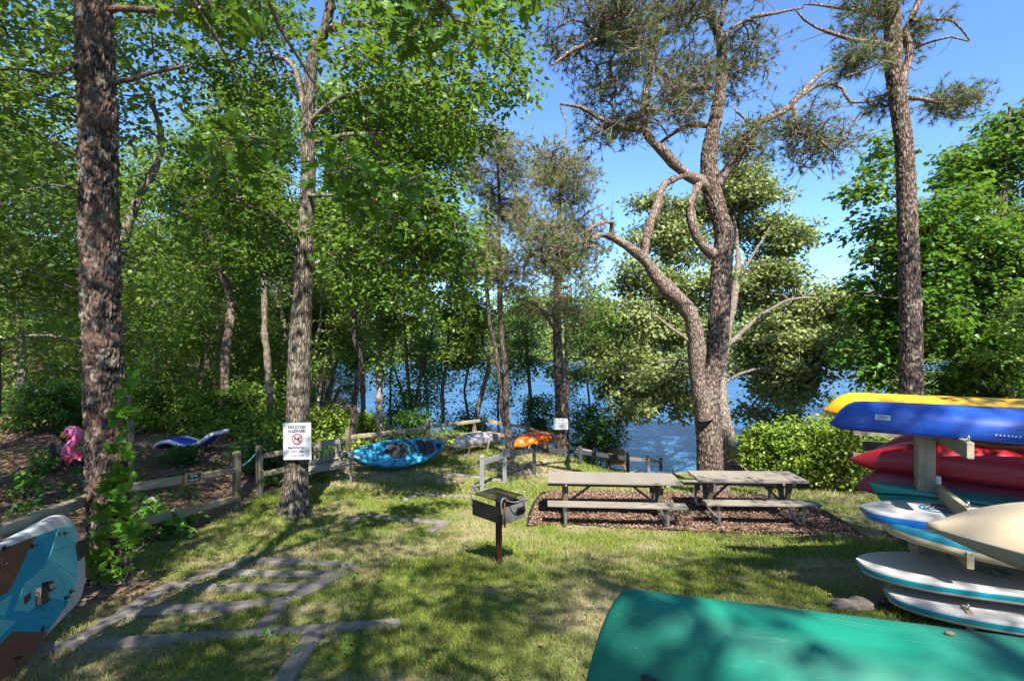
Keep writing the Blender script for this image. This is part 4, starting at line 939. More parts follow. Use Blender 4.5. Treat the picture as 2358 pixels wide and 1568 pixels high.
for i, (a, b, z_, h, w) in enumerate([(330, 1205, 7.4, .40, .5), (395, 1215, 7.6, .34, .5), (350, 1165, 8.2, .38, .5), (430, 1190, 8.3, .26, .5)]):
    shrub(220+i, ('broad-leaved weed by the pine foot under the rail', 'leafy weed clump at the lawn edge below the lower rail', 'broad-leaved weed pressing against the rails behind the creeper', 'small weed between pine and fence post below the lower rail')[i], a, b, z_, w, .4, h, M['leaf_vine'], 7, .13, 16, .13, tpl=LEAF4, name='weed', cat='plant')
for i, (a, b, z_, h) in enumerate([(60, 1130, 9.5, .55), (625, 1075, 12.0, .35), (95, 1090, 11.4, .4), (735, 1110, 12.4, .3)]):
    shrub(230+i, ('thin sapling in the leaf litter left of the stump', 'pale-flowered weed behind the rails beside the dog sign', 'seedling on the leaf litter near the stump', 'low weed under the slatted bench')[i], a, b, z_, .5, .4, h, M['leaf_vine'], 9, .11, 18, .12, tpl=LEAF4, name='sapling', cat='plant')

def undergrowth(name, pts, h, n, size, lm, seed, R=.25):
    rg = np.random.RandomState(seed); K = len(pts)
    C = np.stack([pts[:, 0], pts[:, 1], zt(pts[:, 0], pts[:, 1])+.06+h*rg.rand(K)**1.3], -1)
    v, f = cluster_leaves(rg, C, R, n, size, .6, .55)
    link(name, np_mesh(name, v, [f], lm), kind='stuff')
def pts_in(seed, n, cond, box):
    rg = np.random.RandomState(seed); P = np.stack([rg.uniform(box[0], box[1], n*8), rg.uniform(box[2], box[3], n*8)], -1)
    return P[cond(P[:, 0], P[:, 1])][:n]
cl = lambda x, y: fbm(x, y, 61, 2.5)
undergrowth('undergrowth', pts_in(1, 2300, lambda x, y: (x/y < -.29) & (x/y > -1.15) & (y > 15.6-2.0*cl(x, y)) & (cl(x, y) > .34-.02*np.maximum(0, y-18)) & (zt(x, y) > -2.6), (-44, -4.5, 14, 44)), .9, 30, .13, M['leaf_wood'], 1, .36)
undergrowth('undergrowth', pts_in(2, 1100, lambda x, y: (x/y < -.36) & (x/y > -.86) & (cl(x, y) > .33), (-22, -6, 15.8, 27)), .75, 40, .11, M['leaf_bright'], 2, .34)
undergrowth('undergrowth', pts_in(3, 1500, lambda x, y: (x/y > .60) & (zt(x, y) > -3.2) & (y > 13.2), (8, 40, 13, 46)), 1.5, 34, .13, M['leaf_wood'], 3, .38)
undergrowth('undergrowth', pts_in(4, 260, lambda x, y: (x > -6.2+.0*y) & (y > np.interp(x, [-6, -4.4, -2.6, -1, .4], [13.2, 14.4, 17, 19.2, 19.6])), (-6, .4, 13, 22)), .5, 26, .10, M['leaf_bright'], 4, .24)
P = pts_in(6, 190, lambda x, y: (litter_w(x, y) < .4) & ~inside(BED, x, y) & (fbm(x, y, 91, .8) > .5), (-4.5, 8, 2.4, 16))
undergrowth('lawn_weeds', P, .03, 7, .045, M['leaf_vine'], 6, .07)
undergrowth('undergrowth', pts_in(5, 160, lambda x, y: (y < 14) & (cl(x, y) > .52), (-14, -6.2, 6, 14.5)), .22, 14, .09, M['leaf_bush'], 5, .2)

rg = np.random.RandomState(17)
def far_band(n, xr, off, h0, h1, R, nl, size, name, lm, seed, base=0):
    rg = np.random.RandomState(seed); x = rg.uniform(*xr, n)
    sh = 126+(fbm(x, x*0, 77, 60)-.5)*26-np.clip(-x-25, 0, 400)*.9-np.clip(x-95, 0, 300)*.8
    y = sh+rg.uniform(*off, n); g = np.clip(WATER_Z-.6+(y-sh)*.10, -7, 10)
    top = h0+(h1-h0)*noise2(x, y, 5, 9)
    C = np.stack([x, y, g+top*rg.rand(n)**.7], -1)
    v, f = cluster_leaves(rg, C, R, nl, size, .75, .7, LEAF2)
    link(name, np_mesh(name, v, [f], lm), kind='stuff')
far_band(3000, (-110, 190), (5, 45), 7, 18, 1.8, 34, .85, 'far_wood', M['far_leaf'], 1)
far_band(1200, (-100, 190), (0, 8), 1.5, 4, 1.0, 26, .55, 'far_bushes', M['far_leaf'], 2)
far_band(900, (-100, 170), (-2.5, 2), .9, 2.0, .7, 22, .5, 'shore_reeds', M['reed'], 3)

# ------------------------------------------------------------------ grass, leaf litter, wood chips
STEPS = []      # timber footprints kept clear of grass, filled below as (a, b, w)
def near_seg(x, y, a, b):
    ax, ay = a[0], a[1]; dx, dy = b[0]-ax, b[1]-ay; L2 = dx*dx+dy*dy
    t = np.clip(((x-ax)*dx+(y-ay)*dy)/L2, 0, 1); return np.hypot(x-ax-t*dx, y-ay-t*dy)
def T(p): return G(*p)
# timbers: pairs of picture points along each timber's top centre line (near flight first)
FLIGHT = [((95, 1497), (470, 1474)), ((470, 1474), (908, 1442)), ((728, 1462), (640, 1585)),
          ((278, 1420), (478, 1408)), ((478, 1408), (655, 1392)), ((385, 1356), (730, 1357)), ((500, 1325), (772, 1330)), ((600, 1297), (805, 1309)),
          ((180, 1478), (300, 1412)), ((300, 1412), (393, 1352)), ((430, 1345), (498, 1318)), ((505, 1320), (570, 1287)),
          ((600, 1455), (650, 1394)), ((655, 1390), (725, 1360)), ((728, 1357), (768, 1332)), ((790, 1318), (815, 1308))]
UPPER = [[((800, 1206), (838, 1190)), ((838, 1190), (1025, 1207)), ((1028, 1207), (990, 1228))],
         [((932, 1151), (958, 1141)), ((958, 1141), (1090, 1144))],
         [((1015, 1105), (1042, 1094)), ((1042, 1094), (1150, 1108))],
         [((1150, 1083), (1172, 1077)), ((1172, 1077), (1228, 1090))]]
for a, b in FLIGHT: STEPS.append((T(a), T(b)))
for u in UPPER:
    for a, b in u: STEPS.append((T(a), T(b)))
def lawn_pts(seed, n, zr):
    rg = np.random.RandomState(seed); m = int(n*2.6)
    y = np.sqrt(rg.uniform(zr[0]**2, zr[1]**2, m)); x = rg.uniform(-1.02, 1.02, m)*y
    keep = (litter_w(x, y) < .55+.4*rg.rand(m)) & ~inside(BED, x+edge_soft(x, y, .3), y) & (zt(x, y) > -3.2) & (x > -6.5)
    for a, b in STEPS: keep &= near_seg(x, y, a, b) > .036+.03*rg.rand(m)
    d = dry_sun_w(x, y); keep &= rg.rand(m) > d*.45
    x = x[keep][:n]; y = y[keep][:n]; return x, y
def grass_mesh(seed, n, zr, h, w):
    rg = np.random.RandomState(seed); x, y = lawn_pts(seed, n, zr); n = len(x)
    z = zt(x, y)+(fbm(x, y, 41, .8)-.5)*.05-.008
    p = np.stack([x, y, z], -1); a = rg.rand(n)*6.283; ln = rg.rand(n)*.9+.15
    clump = .55+.9*noise2(x, y, 71, .22)
    H = (h*(.5+.8*rg.rand(n))*clump)[:, None]
    s = np.stack([np.cos(a), np.sin(a), 0*a], -1)*w*.5
    b = rg.rand(n)*6.283; d = np.stack([np.cos(b), np.sin(b), 0*b], -1)*ln[:, None]
    up = np.array([0, 0, 1.0])
    m1 = p+(up*.62+d*.22)*H; tip = p+(up*.95+d*.95)*H
    co = np.stack([p-s, p+s, m1+s*.75, m1-s*.75, tip], 1).reshape(-1, 3); k = np.arange(n)[:, None]*5
    dr = np.repeat(np.clip(dry_sun_w(x, y)*.85+.18*(rg.rand(n) > .8), 0, 1), 5)
    if zr[0] > 5:
        co = np.stack([p-s, p+s, tip], 1).reshape(-1, 3); k = np.arange(n)[:, None]*3
        return co, np.zeros((0, 4), int), k+np.array([[0, 1, 2]]), dr.reshape(-1, 5)[:, :3].ravel()
    return co, k+np.array([[0, 1, 2, 3]]), k+np.array([[3, 2, 4]]), dr
Gs = [grass_mesh(1, 95000, (1.9, 6.2), .050, .0055), grass_mesh(2, 110000, (6.0, 11.5), .065, .011), grass_mesh(3, 70000, (11.0, 20.5), .085, .022)]
off = 0; co = []; q = []; t3 = []; dr = []
for c, a, b, d in Gs: co.append(c); q.append(a+off); t3.append(b+off); dr.append(d); off += len(c)
link('grass', np_mesh('grass', np.concatenate(co), [np.concatenate(q), np.concatenate(t3)], M['grass'], {'dry': np.concatenate(dr)}), kind='stuff')
def flat_leaves(name, x, y, seed, size, mat, tilt=.35, dz=.012, tpl=LEAF2):
    rg = np.random.RandomState(seed); n = len(x)
    p = np.stack([x, y, zt(x, y)+dz+.02*rg.rand(n)], -1)
    nr = np.array([0, 0, 1.])+rg.randn(n, 3)*tilt; fw = rg.randn(n, 3); fw[:, 2] *= .2
    v, f = leaf_arrays(p, nr, fw, size*(.5+.9*rg.rand(n)), tpl); link(name, np_mesh(name, v, [f], mat), kind='stuff')
rg = np.random.RandomState(31)
P = pts_in(31, 30000, lambda x, y: (x/y > -1.08) & (litter_w(x, y) > .5), (-22, 9, 2.5, 22)); flat_leaves('leaf_litter', P[:, 0], P[:, 1], 31, .075, M['litter'])
P = pts_in(32, 700, lambda x, y: (litter_w(x, y) < .5) & (np.abs(x/y) < 1), (-5, 9, 2, 16)); flat_leaves('leaf_scraps', P[:, 0], P[:, 1], 32, .045, M['litter'], .5, .03)
P = pts_in(33, 24000, lambda x, y: inside(BED, x+edge_soft(x, y, .25), y+edge_soft(y, x, .25)), (min(bx), max(bx), min(by), max(by))); flat_leaves('wood_chips', P[:, 0], P[:, 1], 33, .042, M['chip'], .6, .035)

rg = np.random.RandomState(44); tw_ = []
for i in range(90):
    y = rg.uniform(2.2, 11); x = rg.uniform(-.9, .85)*y
    if litter_w(np.array([x]), np.array([y]))[0] > .9: continue
    a = rg.rand()*6.28; l = rg.uniform(.06, .28); z0 = gz(x, y)+.035; d = np.array([math.cos(a), math.sin(a), 0])*l
    p = np.array([x, y, z0]); tw_.append((np.stack([p, p+d*.5+rg.randn(3)*.012, p+d]), np.array([.004, .0035, .002])))
v, f = tubes_np(tw_); link('fallen_twigs', np_mesh('fallen_twigs', v, [f], M['twig']), kind='stuff')
# ------------------------------------------------------------------ timber steps
st0 = T((560, 1400)); st = thing('timber_stairs', 'near flight of grey landscape timbers laid like a ladder in the grass', 'steps', st0)
def timber(par, a, b, root, w=.145, dz=.03):
    dz -= .002
    a = a+Vector((0, 0, dz-.06)); b = b+Vector((0, 0, dz-.06)); d = (b-a).normalized()*.05
    jt = random.Random(int(a.x*977+a.y*131)); a = a+Vector((0, 0, jt.uniform(-.012, .014))); b = b+Vector((0, 0, jt.uniform(-.012, .014)))
    beam('timber', M['timber'], par, a-d-root, b+d-root, w*jt.uniform(.94, 1.06), .13, up=(jt.uniform(-.06, .06), jt.uniform(-.06, .06), 1), bev=.016)
for i, (a, b) in enumerate(FLIGHT): timber(st, T(a), T(b), st0, dz=.03+.004*(i % 5))
for lab, u in zip(('grey timber step just beyond the ladder-like flight, left of the grill', 'half-buried timber step behind the grill', 'timber step reaching the first handrail post', 'farthest timber step beside the second handrail post'), UPPER):
    r = T(u[1][0]); t = thing('timber_step', lab, 'step', r, group='timber steps farther down the lawn')
    for i, (a, b) in enumerate(u): timber(t, T(a), T(b), r, dz=.035+.005*i)

# ------------------------------------------------------------------ split rail fences
def fence(name, label, posts, hs, rails, group=None, mats=None):
    r = posts[0]; t = thing(name, label, 'fence', (r[0], r[1], gz(r[0], r[1]))); o = Vector(t.location); tops = []
    for i, (x, y, zt_) in enumerate(posts):
        b = gz(x, y)
        MB().beam((x-o.x, y-o.y, b-.2-o.z), (x-o.x+.01*(i % 3), y-o.y, zt_-o.z), .125, .115, up=(.3, 1, 0), bev=.018).build('post', M['wood_post'], t)
        tops.append(Vector((x, y, zt_)))
    for i, j, da, db, m in rails:
        a = tops[i]-Vector((0, 0, da)); b = tops[j]-Vector((0, 0, db)); d = (b-a).normalized(); s = Vector((.0, 0, 0))
        pts = [a-d*.02, a+d*.22, a*.5+b*.5+Vector((0, 0, -.012)), b-d*.22, b+d*.02]
        mb = MB(); prs = [.028, .058, .064, .058, .028]
        rings = []
        side = d.cross(Vector((0, 0, 1))).normalized(); up = side.cross(d)
        for p, q in zip(pts, prs):
            rings.append([p-o+side*(q*.62*sx)+up*(q*sz) for sx, sz in ((-.7, -1), (.8, -.92), (1, -.5), (.92, .75), (.3, 1.02), (-.75, .95), (-1.05, .3))])
        vs = [v for rr in rings for v in rr]; fs = []; uv = []; L = (b-a).length; ru = i*1.7+da*9
        for k in range(4):
            for q in range(7):
                q2 = (q+1) % 7; fs.append([k*7+q, k*7+q2, (k+1)*7+q2, (k+1)*7+q]); u0, u1 = ru+k*L/4, ru+(k+1)*L/4
                uv.append([(u0, q*.03+ru), (u0, q*.03+.03+ru), (u1, q*.03+.03+ru), (u1, q*.03+ru)])
        fs += [[6-q for q in range(7)], [28+q for q in range(7)]]; uv += [[(ru, q*.02) for q in range(7)]]*2
        mb.add(vs, fs, uv); mb.build('rail', m or M['wood_rail'], t)
    return t, tops
def top(pxx, pyy, Z): p = W(pxx, pyy, Z); return (p.x, p.y, p.z)
lp = [(-2.6, 2.0, .75), (-3.95, 3.85, .40), (-5.12, 6.5, -.05), top(545, 1040, 9.5)]
fl, ft = fence('split_rail_fence', 'split rail fence from the left edge past the big pine to the path gap', lp, None,
               [(0, 1, .2, .18, None), (1, 2, .17, .16, None), (2, 3, .16, .34, None), (2, 3, .66, .86, None), (1, 2, .62, .66, None)])
mp = [top(597, 1025, 11.2), top(800, 990, 13.6), top(984, 968, 16.0), top(1112, 955, 18.4), top(1216, 970, 18.8), (1.75, 18.9, gz(1.75, 18.9)+1.0), top(1355, 1012, 20.3)]
fm, mt = fence('split_rail_fence', 'weathered split rail fence curving behind the dog sign, the bench and the resting kayaks', mp, None,
               [(0, 1, .26, .22, None), (0, 1, .66, .62, None), (1, 2, .20, .24, None), (1, 2, .62, .66, None), (2, 3, .20, .20, None), (2, 3, .62, .62, None), (3, 4, .20, .24, M['wood_new']), (3, 4, .62, .66, M['wood_new']), (4, 5, .22, .40, M['wood_new']), (4, 5, .62, .75, M['wood_new']), (5, 6, .40, .28, None)])
def board_sign(label, rail_a, rail_b, f, L, H, par_t=None):
    a = rail_a*(1-f)+rail_b*f; d = (rail_b-rail_a).normalized(); up = Vector((0, 0, 1)); n = d.cross(up).normalized()
    if n.dot(Vector((0, 0, EYE))-a) < 0: n = -n
    x = d; y = (up-d*up.dot(d)).normalized(); n = x.cross(y)
    if n.dot(-a) < 0: x = -x; n = x.cross(y)
    t = thing('chalkboard_sign', label, 'sign', mat=basis(a+n*.055, x, y, n))
    MB().prism([(-L/2, -H/2), (L/2, -H/2), (L/2, H/2), (-L/2, H/2)], 0, .012).build('board', M['slate'], t)
    for p, q, w in (((-L/2, H/2), (L/2, H/2), .022), ((-L/2, -H/2), (L/2, -H/2), .022), ((-L/2, -H/2), (-L/2, H/2), .05), ((L/2, -H/2), (L/2, H/2), .03)):
        beam('frame_strip', M['pine_frame'], t, (*p, .012), (*q, .012), w, .03, up=(0, 0, 1))
    return t
def text(s, size, mat, parent, loc, rot=(0, 0, 0), name='lettering', ext=.0006, sx=1.0):
    c = bpy.data.curves.new(name, 'FONT'); c.body = s; c.size = size; c.align_x = 'CENTER'; c.align_y = 'CENTER'; c.extrude = ext; c.resolution_u = 2; c.offset = size*.03
    o = bpy.data.objects.new(name, c); COL.objects.link(o); bpy.context.view_layer.update()
    me = bpy.data.meshes.new_from_object(o.evaluated_get(bpy.context.evaluated_depsgraph_get())); bpy.data.objects.remove(o)
    me.materials.clear(); me.materials.append(mat); o = link(name, me, parent); o.location = loc; o.rotation_euler = rot; o.scale = (sx, 1, 1); return o
t = board_sign('small chalkboard sign in a yellow wood frame nailed to the rail right of the pine', ft[2]-Vector((0, 0, .16)), ft[3]-Vector((0, 0, .34)), .54, .40, .145)
text('OLD MILL', .05, M['chalk'], t, (.0, .03, .0135), sx=.9); text('< my lot  way X', .05, M['chalk'], t, (.0, -.028, .0135), sx=.85)
t = board_sign('small chalkboard sign on the rail behind the slatted bench, beside the dog sign', mt[0]-Vector((0, 0, .26)), mt[1]-Vector((0, 0, .22)), .60, .36, .13)
text('< my lot', .06, M['chalk'], t, (0, 0, .0135))
# teal rope across the path gap
t = tag(tube('rope', M['rope_teal'], None, spline([ft[3]-Vector((-.04, 0, .30)), (ft[3]+mt[0])/2-Vector((0, 0, .26)), mt[0]-Vector((.05, 0, .14))], 6), .010, 6), 'thin teal rope strung across the path gap between two fence posts', 'rope')

# ------------------------------------------------------------------ signs
def sign_on_trunk(name, label, corners, Z):
    """corners: picture points tl, tr, br, bl of a thin panel standing at depth Z"""
    tl, tr, br, bl = [W(*c, Z) for c in corners]
    x = (tr-tl).normalized(); y0 = (tl-bl).normalized(); n = x.cross(y0).normalized(); y = n.cross(x)
    w = ((tr-tl).length+(br-bl).length)/2; h = ((tl-bl).length+(tr-br).length)/2
    return thing(name, label, 'sign', mat=basis((tl+tr+br+bl)/4, x, y, n)), w, h
t, w, h = sign_on_trunk('dog_sign', 'white sign reading NO DOGS ALLOWED nailed to the slender oak', [(653, 974), (718, 973), (715, 1056), (651, 1060)], 9.05)
Q = [(-w/2, -h/2), (w/2, -h/2), (w/2, h/2), (-w/2, h/2)]
MB().prism(Q, -.006, 0).build('panel', M['sign_white'], t)
text('NO DOGS', h*.105, M['ink'], t, (0, h*.385, .001)); text('ALLOWED', h*.105, M['ink'], t, (0, h*.27, .001))
text('Memorial Day -', h*.078, M['ink'], t, (0, -h*.175, .001)); text('Labor Day', h*.078, M['ink'], t, (0, -h*.275, .001)); text('10 am - 5 pm', h*.07, M['ink'], t, (0, -h*.39, .001))
mb = MB(); r1, r2 = h*.15, h*.118; N_ = 28; cy = h*.055
mb.add([(r*math.cos(2*PI*i/N_), cy+r*math.sin(2*PI*i/N_), z) for z in (.0008, .0016) for r in (r1, r2) for i in range(N_)],
       [[2*N_+i, 2*N_+(i+1) % N_, 3*N_+(i+1) % N_, 3*N_+i][::-1] for i in range(N_)]+[[i, (i+1) % N_, 2*N_+(i+1) % N_, 2*N_+i] for i in range(N_)])
mb.build('prohibition_ring', M['ink_red'], t)
c, s_ = math.cos(-.72), math.sin(-.72); q = h*.016
MB().prism([(c*u*r2-s_*v*q, cy+s_*u*r2+c*v*q) for u, v in ((-1, -1), (1, -1), (1, 1), (-1, 1))], .0008, .0016).build('prohibition_bar', M['ink_red'], t)
k = h*.0021; dog = [(-38, -30), (-31, -30), (-28, -4), (-18, 0), (10, 0), (14, -30), (21, -30), (22, -2), (30, 12), (44, 16), (44, 24), (30, 30), (28, 36), (24, 30), (14, 14), (-24, 16), (-34, 24), (-38, 22), (-32, 10), (-40, -8)]
MB().prism([(x*k, cy+(y-2)*k) for x, y in dog], .0018, .0026).build('dog_symbol', M['ink'], t)
t, w, h = sign_on_trunk('beach_sign', 'small white PRIVATE BEACH sign on the pine of the grassy mound', [(1275, 963), (1308, 963), (1308, 989), (1275, 989)], Zs-.32)
e = .02; MB().prism([(-w/2+e, -h/2), (w/2-e, -h/2), (w/2, -h/2+e), (w/2, h/2-e), (w/2-e, h/2), (-w/2+e, h/2), (-w/2, h/2-e), (-w/2, -h/2+e)], -.008, 0).build('panel', M['sign_white'], t)
for s_, y, z_ in (('PRIVATE BEACH', .30, .13), ('MEMBERS AND', .09, .10), ('GUESTS', -.06, .10), ('UNATTENDED BOATS', -.24, .10)): text(s_, h*z_, M['ink_grey'], t, (0, h*y, .001))

# ------------------------------------------------------------------ picnic tables
def picnic_table(label, x, y, rz, L, z):
    t = thing('picnic_table', label, 'picnic table', (x, y, z)); t.rotation_euler = (0, 0, rz)
    n = 5; pw = .145
    for i in range(n):
        yy = (i-2)*(pw+.006); beam('top_plank', M['wood_table'], t, (-L/2+.006*(i % 3), yy, .735), (L/2-.005*((i*2) % 3), yy, .735), pw, .042, bev=.006)
    for sy in (-1, 1): beam('seat', M['wood_table'], t, (-L/2, sy*.66, .435), (L/2, sy*.66, .435), .25, .042, bev=.006)
    for sx in (-1, 1):
        X0 = sx*L*.36
        for sy in (-1, 1):
            beam('leg', M['wood_leg'], t, (X0, sy*.22, .71), (X0, sy*.055, .16), .09, .05, up=(0, 1, 0))
            beam('seat_block', M['wood_leg'], t, (X0, sy*.62, .41), (X0, sy*.62, .30), .09, .09, up=(0, 1, 0))
        beam('cross_bearer', M['wood_leg'], t, (X0, -.36, .69), (X0, .36, .69), .045, .06)
        pts = spline([(X0+sx*.02, -.64, .40), (X0+sx*.02, -.66, .14), (X0+sx*.02, -.60, .035), (X0+sx*.02, -.40, .045), (X0+sx*.02, -.12, .17), (X0+sx*.02, .12, .17), (X0+sx*.02, .40, .045), (X0+sx*.02, .60, .035), (X0+sx*.02, .66, .14), (X0+sx*.02, .64, .40)], 5)
        tube('pipe_foot', M['steel'], t, pts, .03, 8)
        beam('brace', M['wood_leg'], t, (X0, .03, .22), (sx*L*.10, .03, .70), .038, .038)
    return t
picnic_table('longer weathered picnic table on the mulch bed, nearer the grill', 1.90, 9.75, math.radians(-4), 2.44, -1.655)
picnic_table('shorter weathered picnic table on the mulch bed in front of the forked pine', 4.50, 9.85, math.radians(-2), 2.02, -1.655)
ed = spline([p+Vector((0, 0, .035)) for p in [G(1216, 1211)]+BED[1:12]], 5)
tag(tube('bed_edging', M['black'], None, ed, .03, 8), 'black plastic edging curving round the back of the mulch bed', 'edging')

# ------------------------------------------------------------------ grill
A_ = Vector((-.715, .70, 0)); B_ = Vector((.695, .72, 0)).normalized(); gb = G(1147, 1298); gb = Vector((-.17, 6.62, gz(-.17, 6.62)))
A_ = Vector((-B_.y, B_.x, 0))
t = thing('park_grill', 'rusty park grill with open grate on a single post in the lawn', 'grill', mat=basis(gb, B_, A_, Vector((0, 0, 1))))
hz = -.56-gb.z; l, d, hh = .42, .55, .20
tube('post', M['rust'], t, [(0, 0, -.1), (0, 0, hz-.01)], .043, 14)
mb = MB()
for q in (((-l/2, -d/2), (l/2, -d/2)), ((-l/2, d/2), (l/2, d/2))): pass
beam('floor_plate', M['iron'], t, (-l/2, 0, hz), (l/2, 0, hz), d, .006)
beam('side_panel', M['iron'], t, (-l/2, -d/2, hz+hh/2), (-l/2, d/2, hz+hh/2), .006, hh, label='soot blackened side panel')
beam('side_panel', M['iron'], t, (l/2, -d/2, hz+hh/2), (l/2, d/2, hz+hh/2), .006, hh)
beam('front_panel', M['iron_grey'], t, (-l/2, -d/2, hz+hh/2), (l/2, -d/2, hz+hh/2), .006, hh, label='bare steel panel with a dark toothed notch')
MB().prism([(-.05, -.04), (.085, -.04), (.085, .045), (.06, .045), (.055, .06), (.045, .045), (.03, .045), (.025, .06), (.015, .045), (0, .045), (-.005, .06), (-.015, .045), (-.03, .045), (-.035, .06), (-.045, .045)], 0, .004).build('notch', M['iron'], t, xf=Matrix.Translation((.09, -d/2-.008, hz+.10)) @ Matrix.Rotation(PI/2, 4, 'X'))
tube('bracket', M['rust'], t, [(-l/2+.02, -d/2-.02, hz-.03), (-l/2+.02, -d/2-.02, hz+hh+.07)], .010, 6)
gz_ = hz+hh+.075; mb = MB()
for i in range(17):
    yy = -d/2+.03+i*(d-.06)/16; tube('grate_bar', M['iron'], t, [(-l/2+.02, yy, gz_), (l/2-.02, yy, gz_)], .0055, 6)
for xx in (-l/2+.02, l/2-.02, 0): tube('grate_frame', M['iron'], t, [(xx, -d/2+.02, gz_-.011), (xx, d/2-.02, gz_-.011)], .007, 6)
for sy in (-1, 1):
    y0 = sy*(d/2-.03)
    tube('handle', M['iron_grey'], t, spline([(-.12, y0, gz_), (-.12, y0+sy*.13, gz_+.005), (-.08, y0+sy*.19, gz_+.02), (.08, y0+sy*.19, gz_+.02), (.12, y0+sy*.13, gz_+.005), (.12, y0, gz_)], 4), .009, 8)
    mb = MB(); cp = [(-.07+.14*i/40, y0+sy*.19+.020*math.cos(i*1.25), gz_+.02+.020*math.sin(i*1.25)) for i in range(41)]; mb.tube(cp, .005, 5); mb.build('coil_grip', M['iron_grey'], t)
for cx, cy_ in ((-l/2-.01, -d/2), (-l/2-.01, d/2)):
    tube('hook', M['iron_grey'], t, spline([(cx, cy_, hz+hh*.6), (cx-.01, cy_, hz+hh+.06), (cx+.02, cy_, hz+hh+.12), (cx+.07, cy_, hz+hh+.11), (cx+.08, cy_, hz+hh+.075)], 4), .010, 8)

# ------------------------------------------------------------------ handrail down to the lake
hp = [(1110, 1049, 12.5, 0), (1162, 1033, 13.5, 0), (1230, 1023, 14.8, 1), (1336, 1028, 16.3, 1), (1446, 1045, 17.8, 1), (1493, 1049, 19.4, 0), (1522, 1054, 20.2, 0)]
r = W(*hp[0][:3]); r.z = gz(r.x, r.y)
t = thing('handrail', 'stepped post handrail with capped posts descending beside the tables to the lake', 'handrail', r)
tops = []
for pxx, pyy, Z_, dk in hp:
    p = W(pxx, pyy, Z_); g = gz(p.x, p.y); m = M['hand_rail_shade'] if dk else M['hand_rail']; p = p-r; g -= r.z
    po = beam('post', m, t, (p.x, p.y, min(g, p.z-.85)-.15), (p.x, p.y, p.z-.05), .105, .105, up=(0, 1, 0), label='grey post with shade in its colour' if dk else 'pale grey post')
    mb = MB(); mb.beam((p.x, p.y, p.z-.05), (p.x, p.y, p.z-.02), .13, .13, up=(0, 1, 0)); mb.loft([[(p.x+sx*a, p.y+sy*a, z_) for sx, sy in ((-1, -1), (1, -1), (1, 1), (-1, 1))] for a, z_ in ((.058, p.z-.018), (.05, p.z), (.012, p.z+.022))], smooth=False)
    mb.build('cap', m, po); tops.append(p)
for i in range(len(tops)-1):
    m = M['hand_rail_shade'] if 2 <= i <= 3 else M['hand_rail']  # rails between the shaded posts take the shade colour too
    beam('rail', m, t, tops[i]-Vector((0, .0, .17)), tops[i+1]-Vector((0, .0, .17)), .04, .135)

# ------------------------------------------------------------------ benches and chair by the shore
def slat_bench(label, x, y, rz, L=1.25):
    z = gz(x, y); t = thing('garden_bench', label, 'bench', (x, y, z)); t.rotation_euler = (0, 0, rz); m = M['wood_grey']
    for sx in (-1, 1):
        X0 = sx*(L/2-.03)
        beam('rear_leg', m, t, (X0, .25, -.05), (X0, .34, .90), .055, .055, up=(0, 1, 0)); beam('front_leg', m, t, (X0, -.25, -.05), (X0, -.25, .62), .06, .055, up=(0, 1, 0))
        beam('armrest', m, t, (X0, -.31, .635), (X0, .30, .64), .075, .03); beam('side_rail', m, t, (X0, -.22, .38), (X0, .25, .38), .035, .06); beam('foot_rail', m, t, (X0, -.22, .10), (X0, .25, .10), .03, .045)
    for i in range(5): beam('seat_slat', m, t, (-L/2, -.245+.115*i, .425-.008*i), (L/2, -.245+.115*i, .425-.008*i), .105, .022)
    beam('top_rail', m, t, (-L/2+.06, .335, .855), (L/2-.06, .335, .855), .035, .11); beam('lower_rail', m, t, (-L/2+.06, .285, .47), (L/2-.06, .285, .47), .03, .05); beam('front_apron', m, t, (-L/2+.06, -.25, .38), (L/2-.06, -.25, .38), .03, .06)
    n = 11
    for i in range(n): xx = -L/2+.12+(L-.24)*i/(n-1); beam('back_slat', m, t, (xx, .288, .49), (xx, .332, .81), .048, .016, up=(0, 1, 0))
    return t
p = G(748, 1118); slat_bench('weathered grey slatted bench by the fence, partly behind the dog-sign oak', p.x-.18, p.y+.25, math.radians(48), 1.35)
p = W(1708, 1110, 15.8); slat_bench('slatted bench facing the lake behind the forked pine, only its back showing', p.x, p.y, PI, 1.2)
p = W(1366, 1068, 18.0); z = gz(p.x, p.y); t = thing('plank_bench', 'low plank bench on the slope between handrail and brown chair', 'bench', (p.x, p.y, z+.08)); t.rotation_euler = (0, .10, math.radians(-22)); m = M['wood_table']
beam('seat_plank', m, t, (-.62, 0, .44), (.62, 0, .44), .28, .045); beam('apron', m, t, (-.45, -.02, .34), (.45, -.02, .34), .03, .12)
for sx in (-1, 1): beam('leg_board', m, t, (sx*.42, 0, .415), (sx*.50, 0, -.15), .24, .045, up=(1, 0, 0))
p = W(1421, 1075, 18.9); z = gz(p.x, p.y); t = thing('slatted_armchair', 'brown slat-back armchair seen from behind at the lake edge', 'chair', (p.x, p.y, z+.12)); t.rotation_euler = (0, 0, PI-.25); m = M['brown_paint']
for i in range(5):
    xx = (i-2)*.115; hh = .92-.05*abs(i-2)**1.3; beam('back_slat', m, t, (xx*.8, .18, .22), (xx*1.12, .55, hh), .105, .02, up=(0, 1, 0))
for i in range(5): beam('seat_slat', m, t, (-.28, -.35+.13*i, .36-.04*i), (.28, -.35+.13*i, .36-.04*i), .11, .02)
for sx in (-1, 1):
    beam('arm', m, t, (sx*.34, -.42, .56), (sx*.34, .36, .53), .12, .022); beam('front_leg', m, t, (sx*.31, -.36, -.15), (sx*.31, -.36, .55), .09, .025, up=(0, 1, 0)); beam('side_stringer', m, t, (sx*.29, -.42, .34), (sx*.29, .55, -.05), .025, .12)
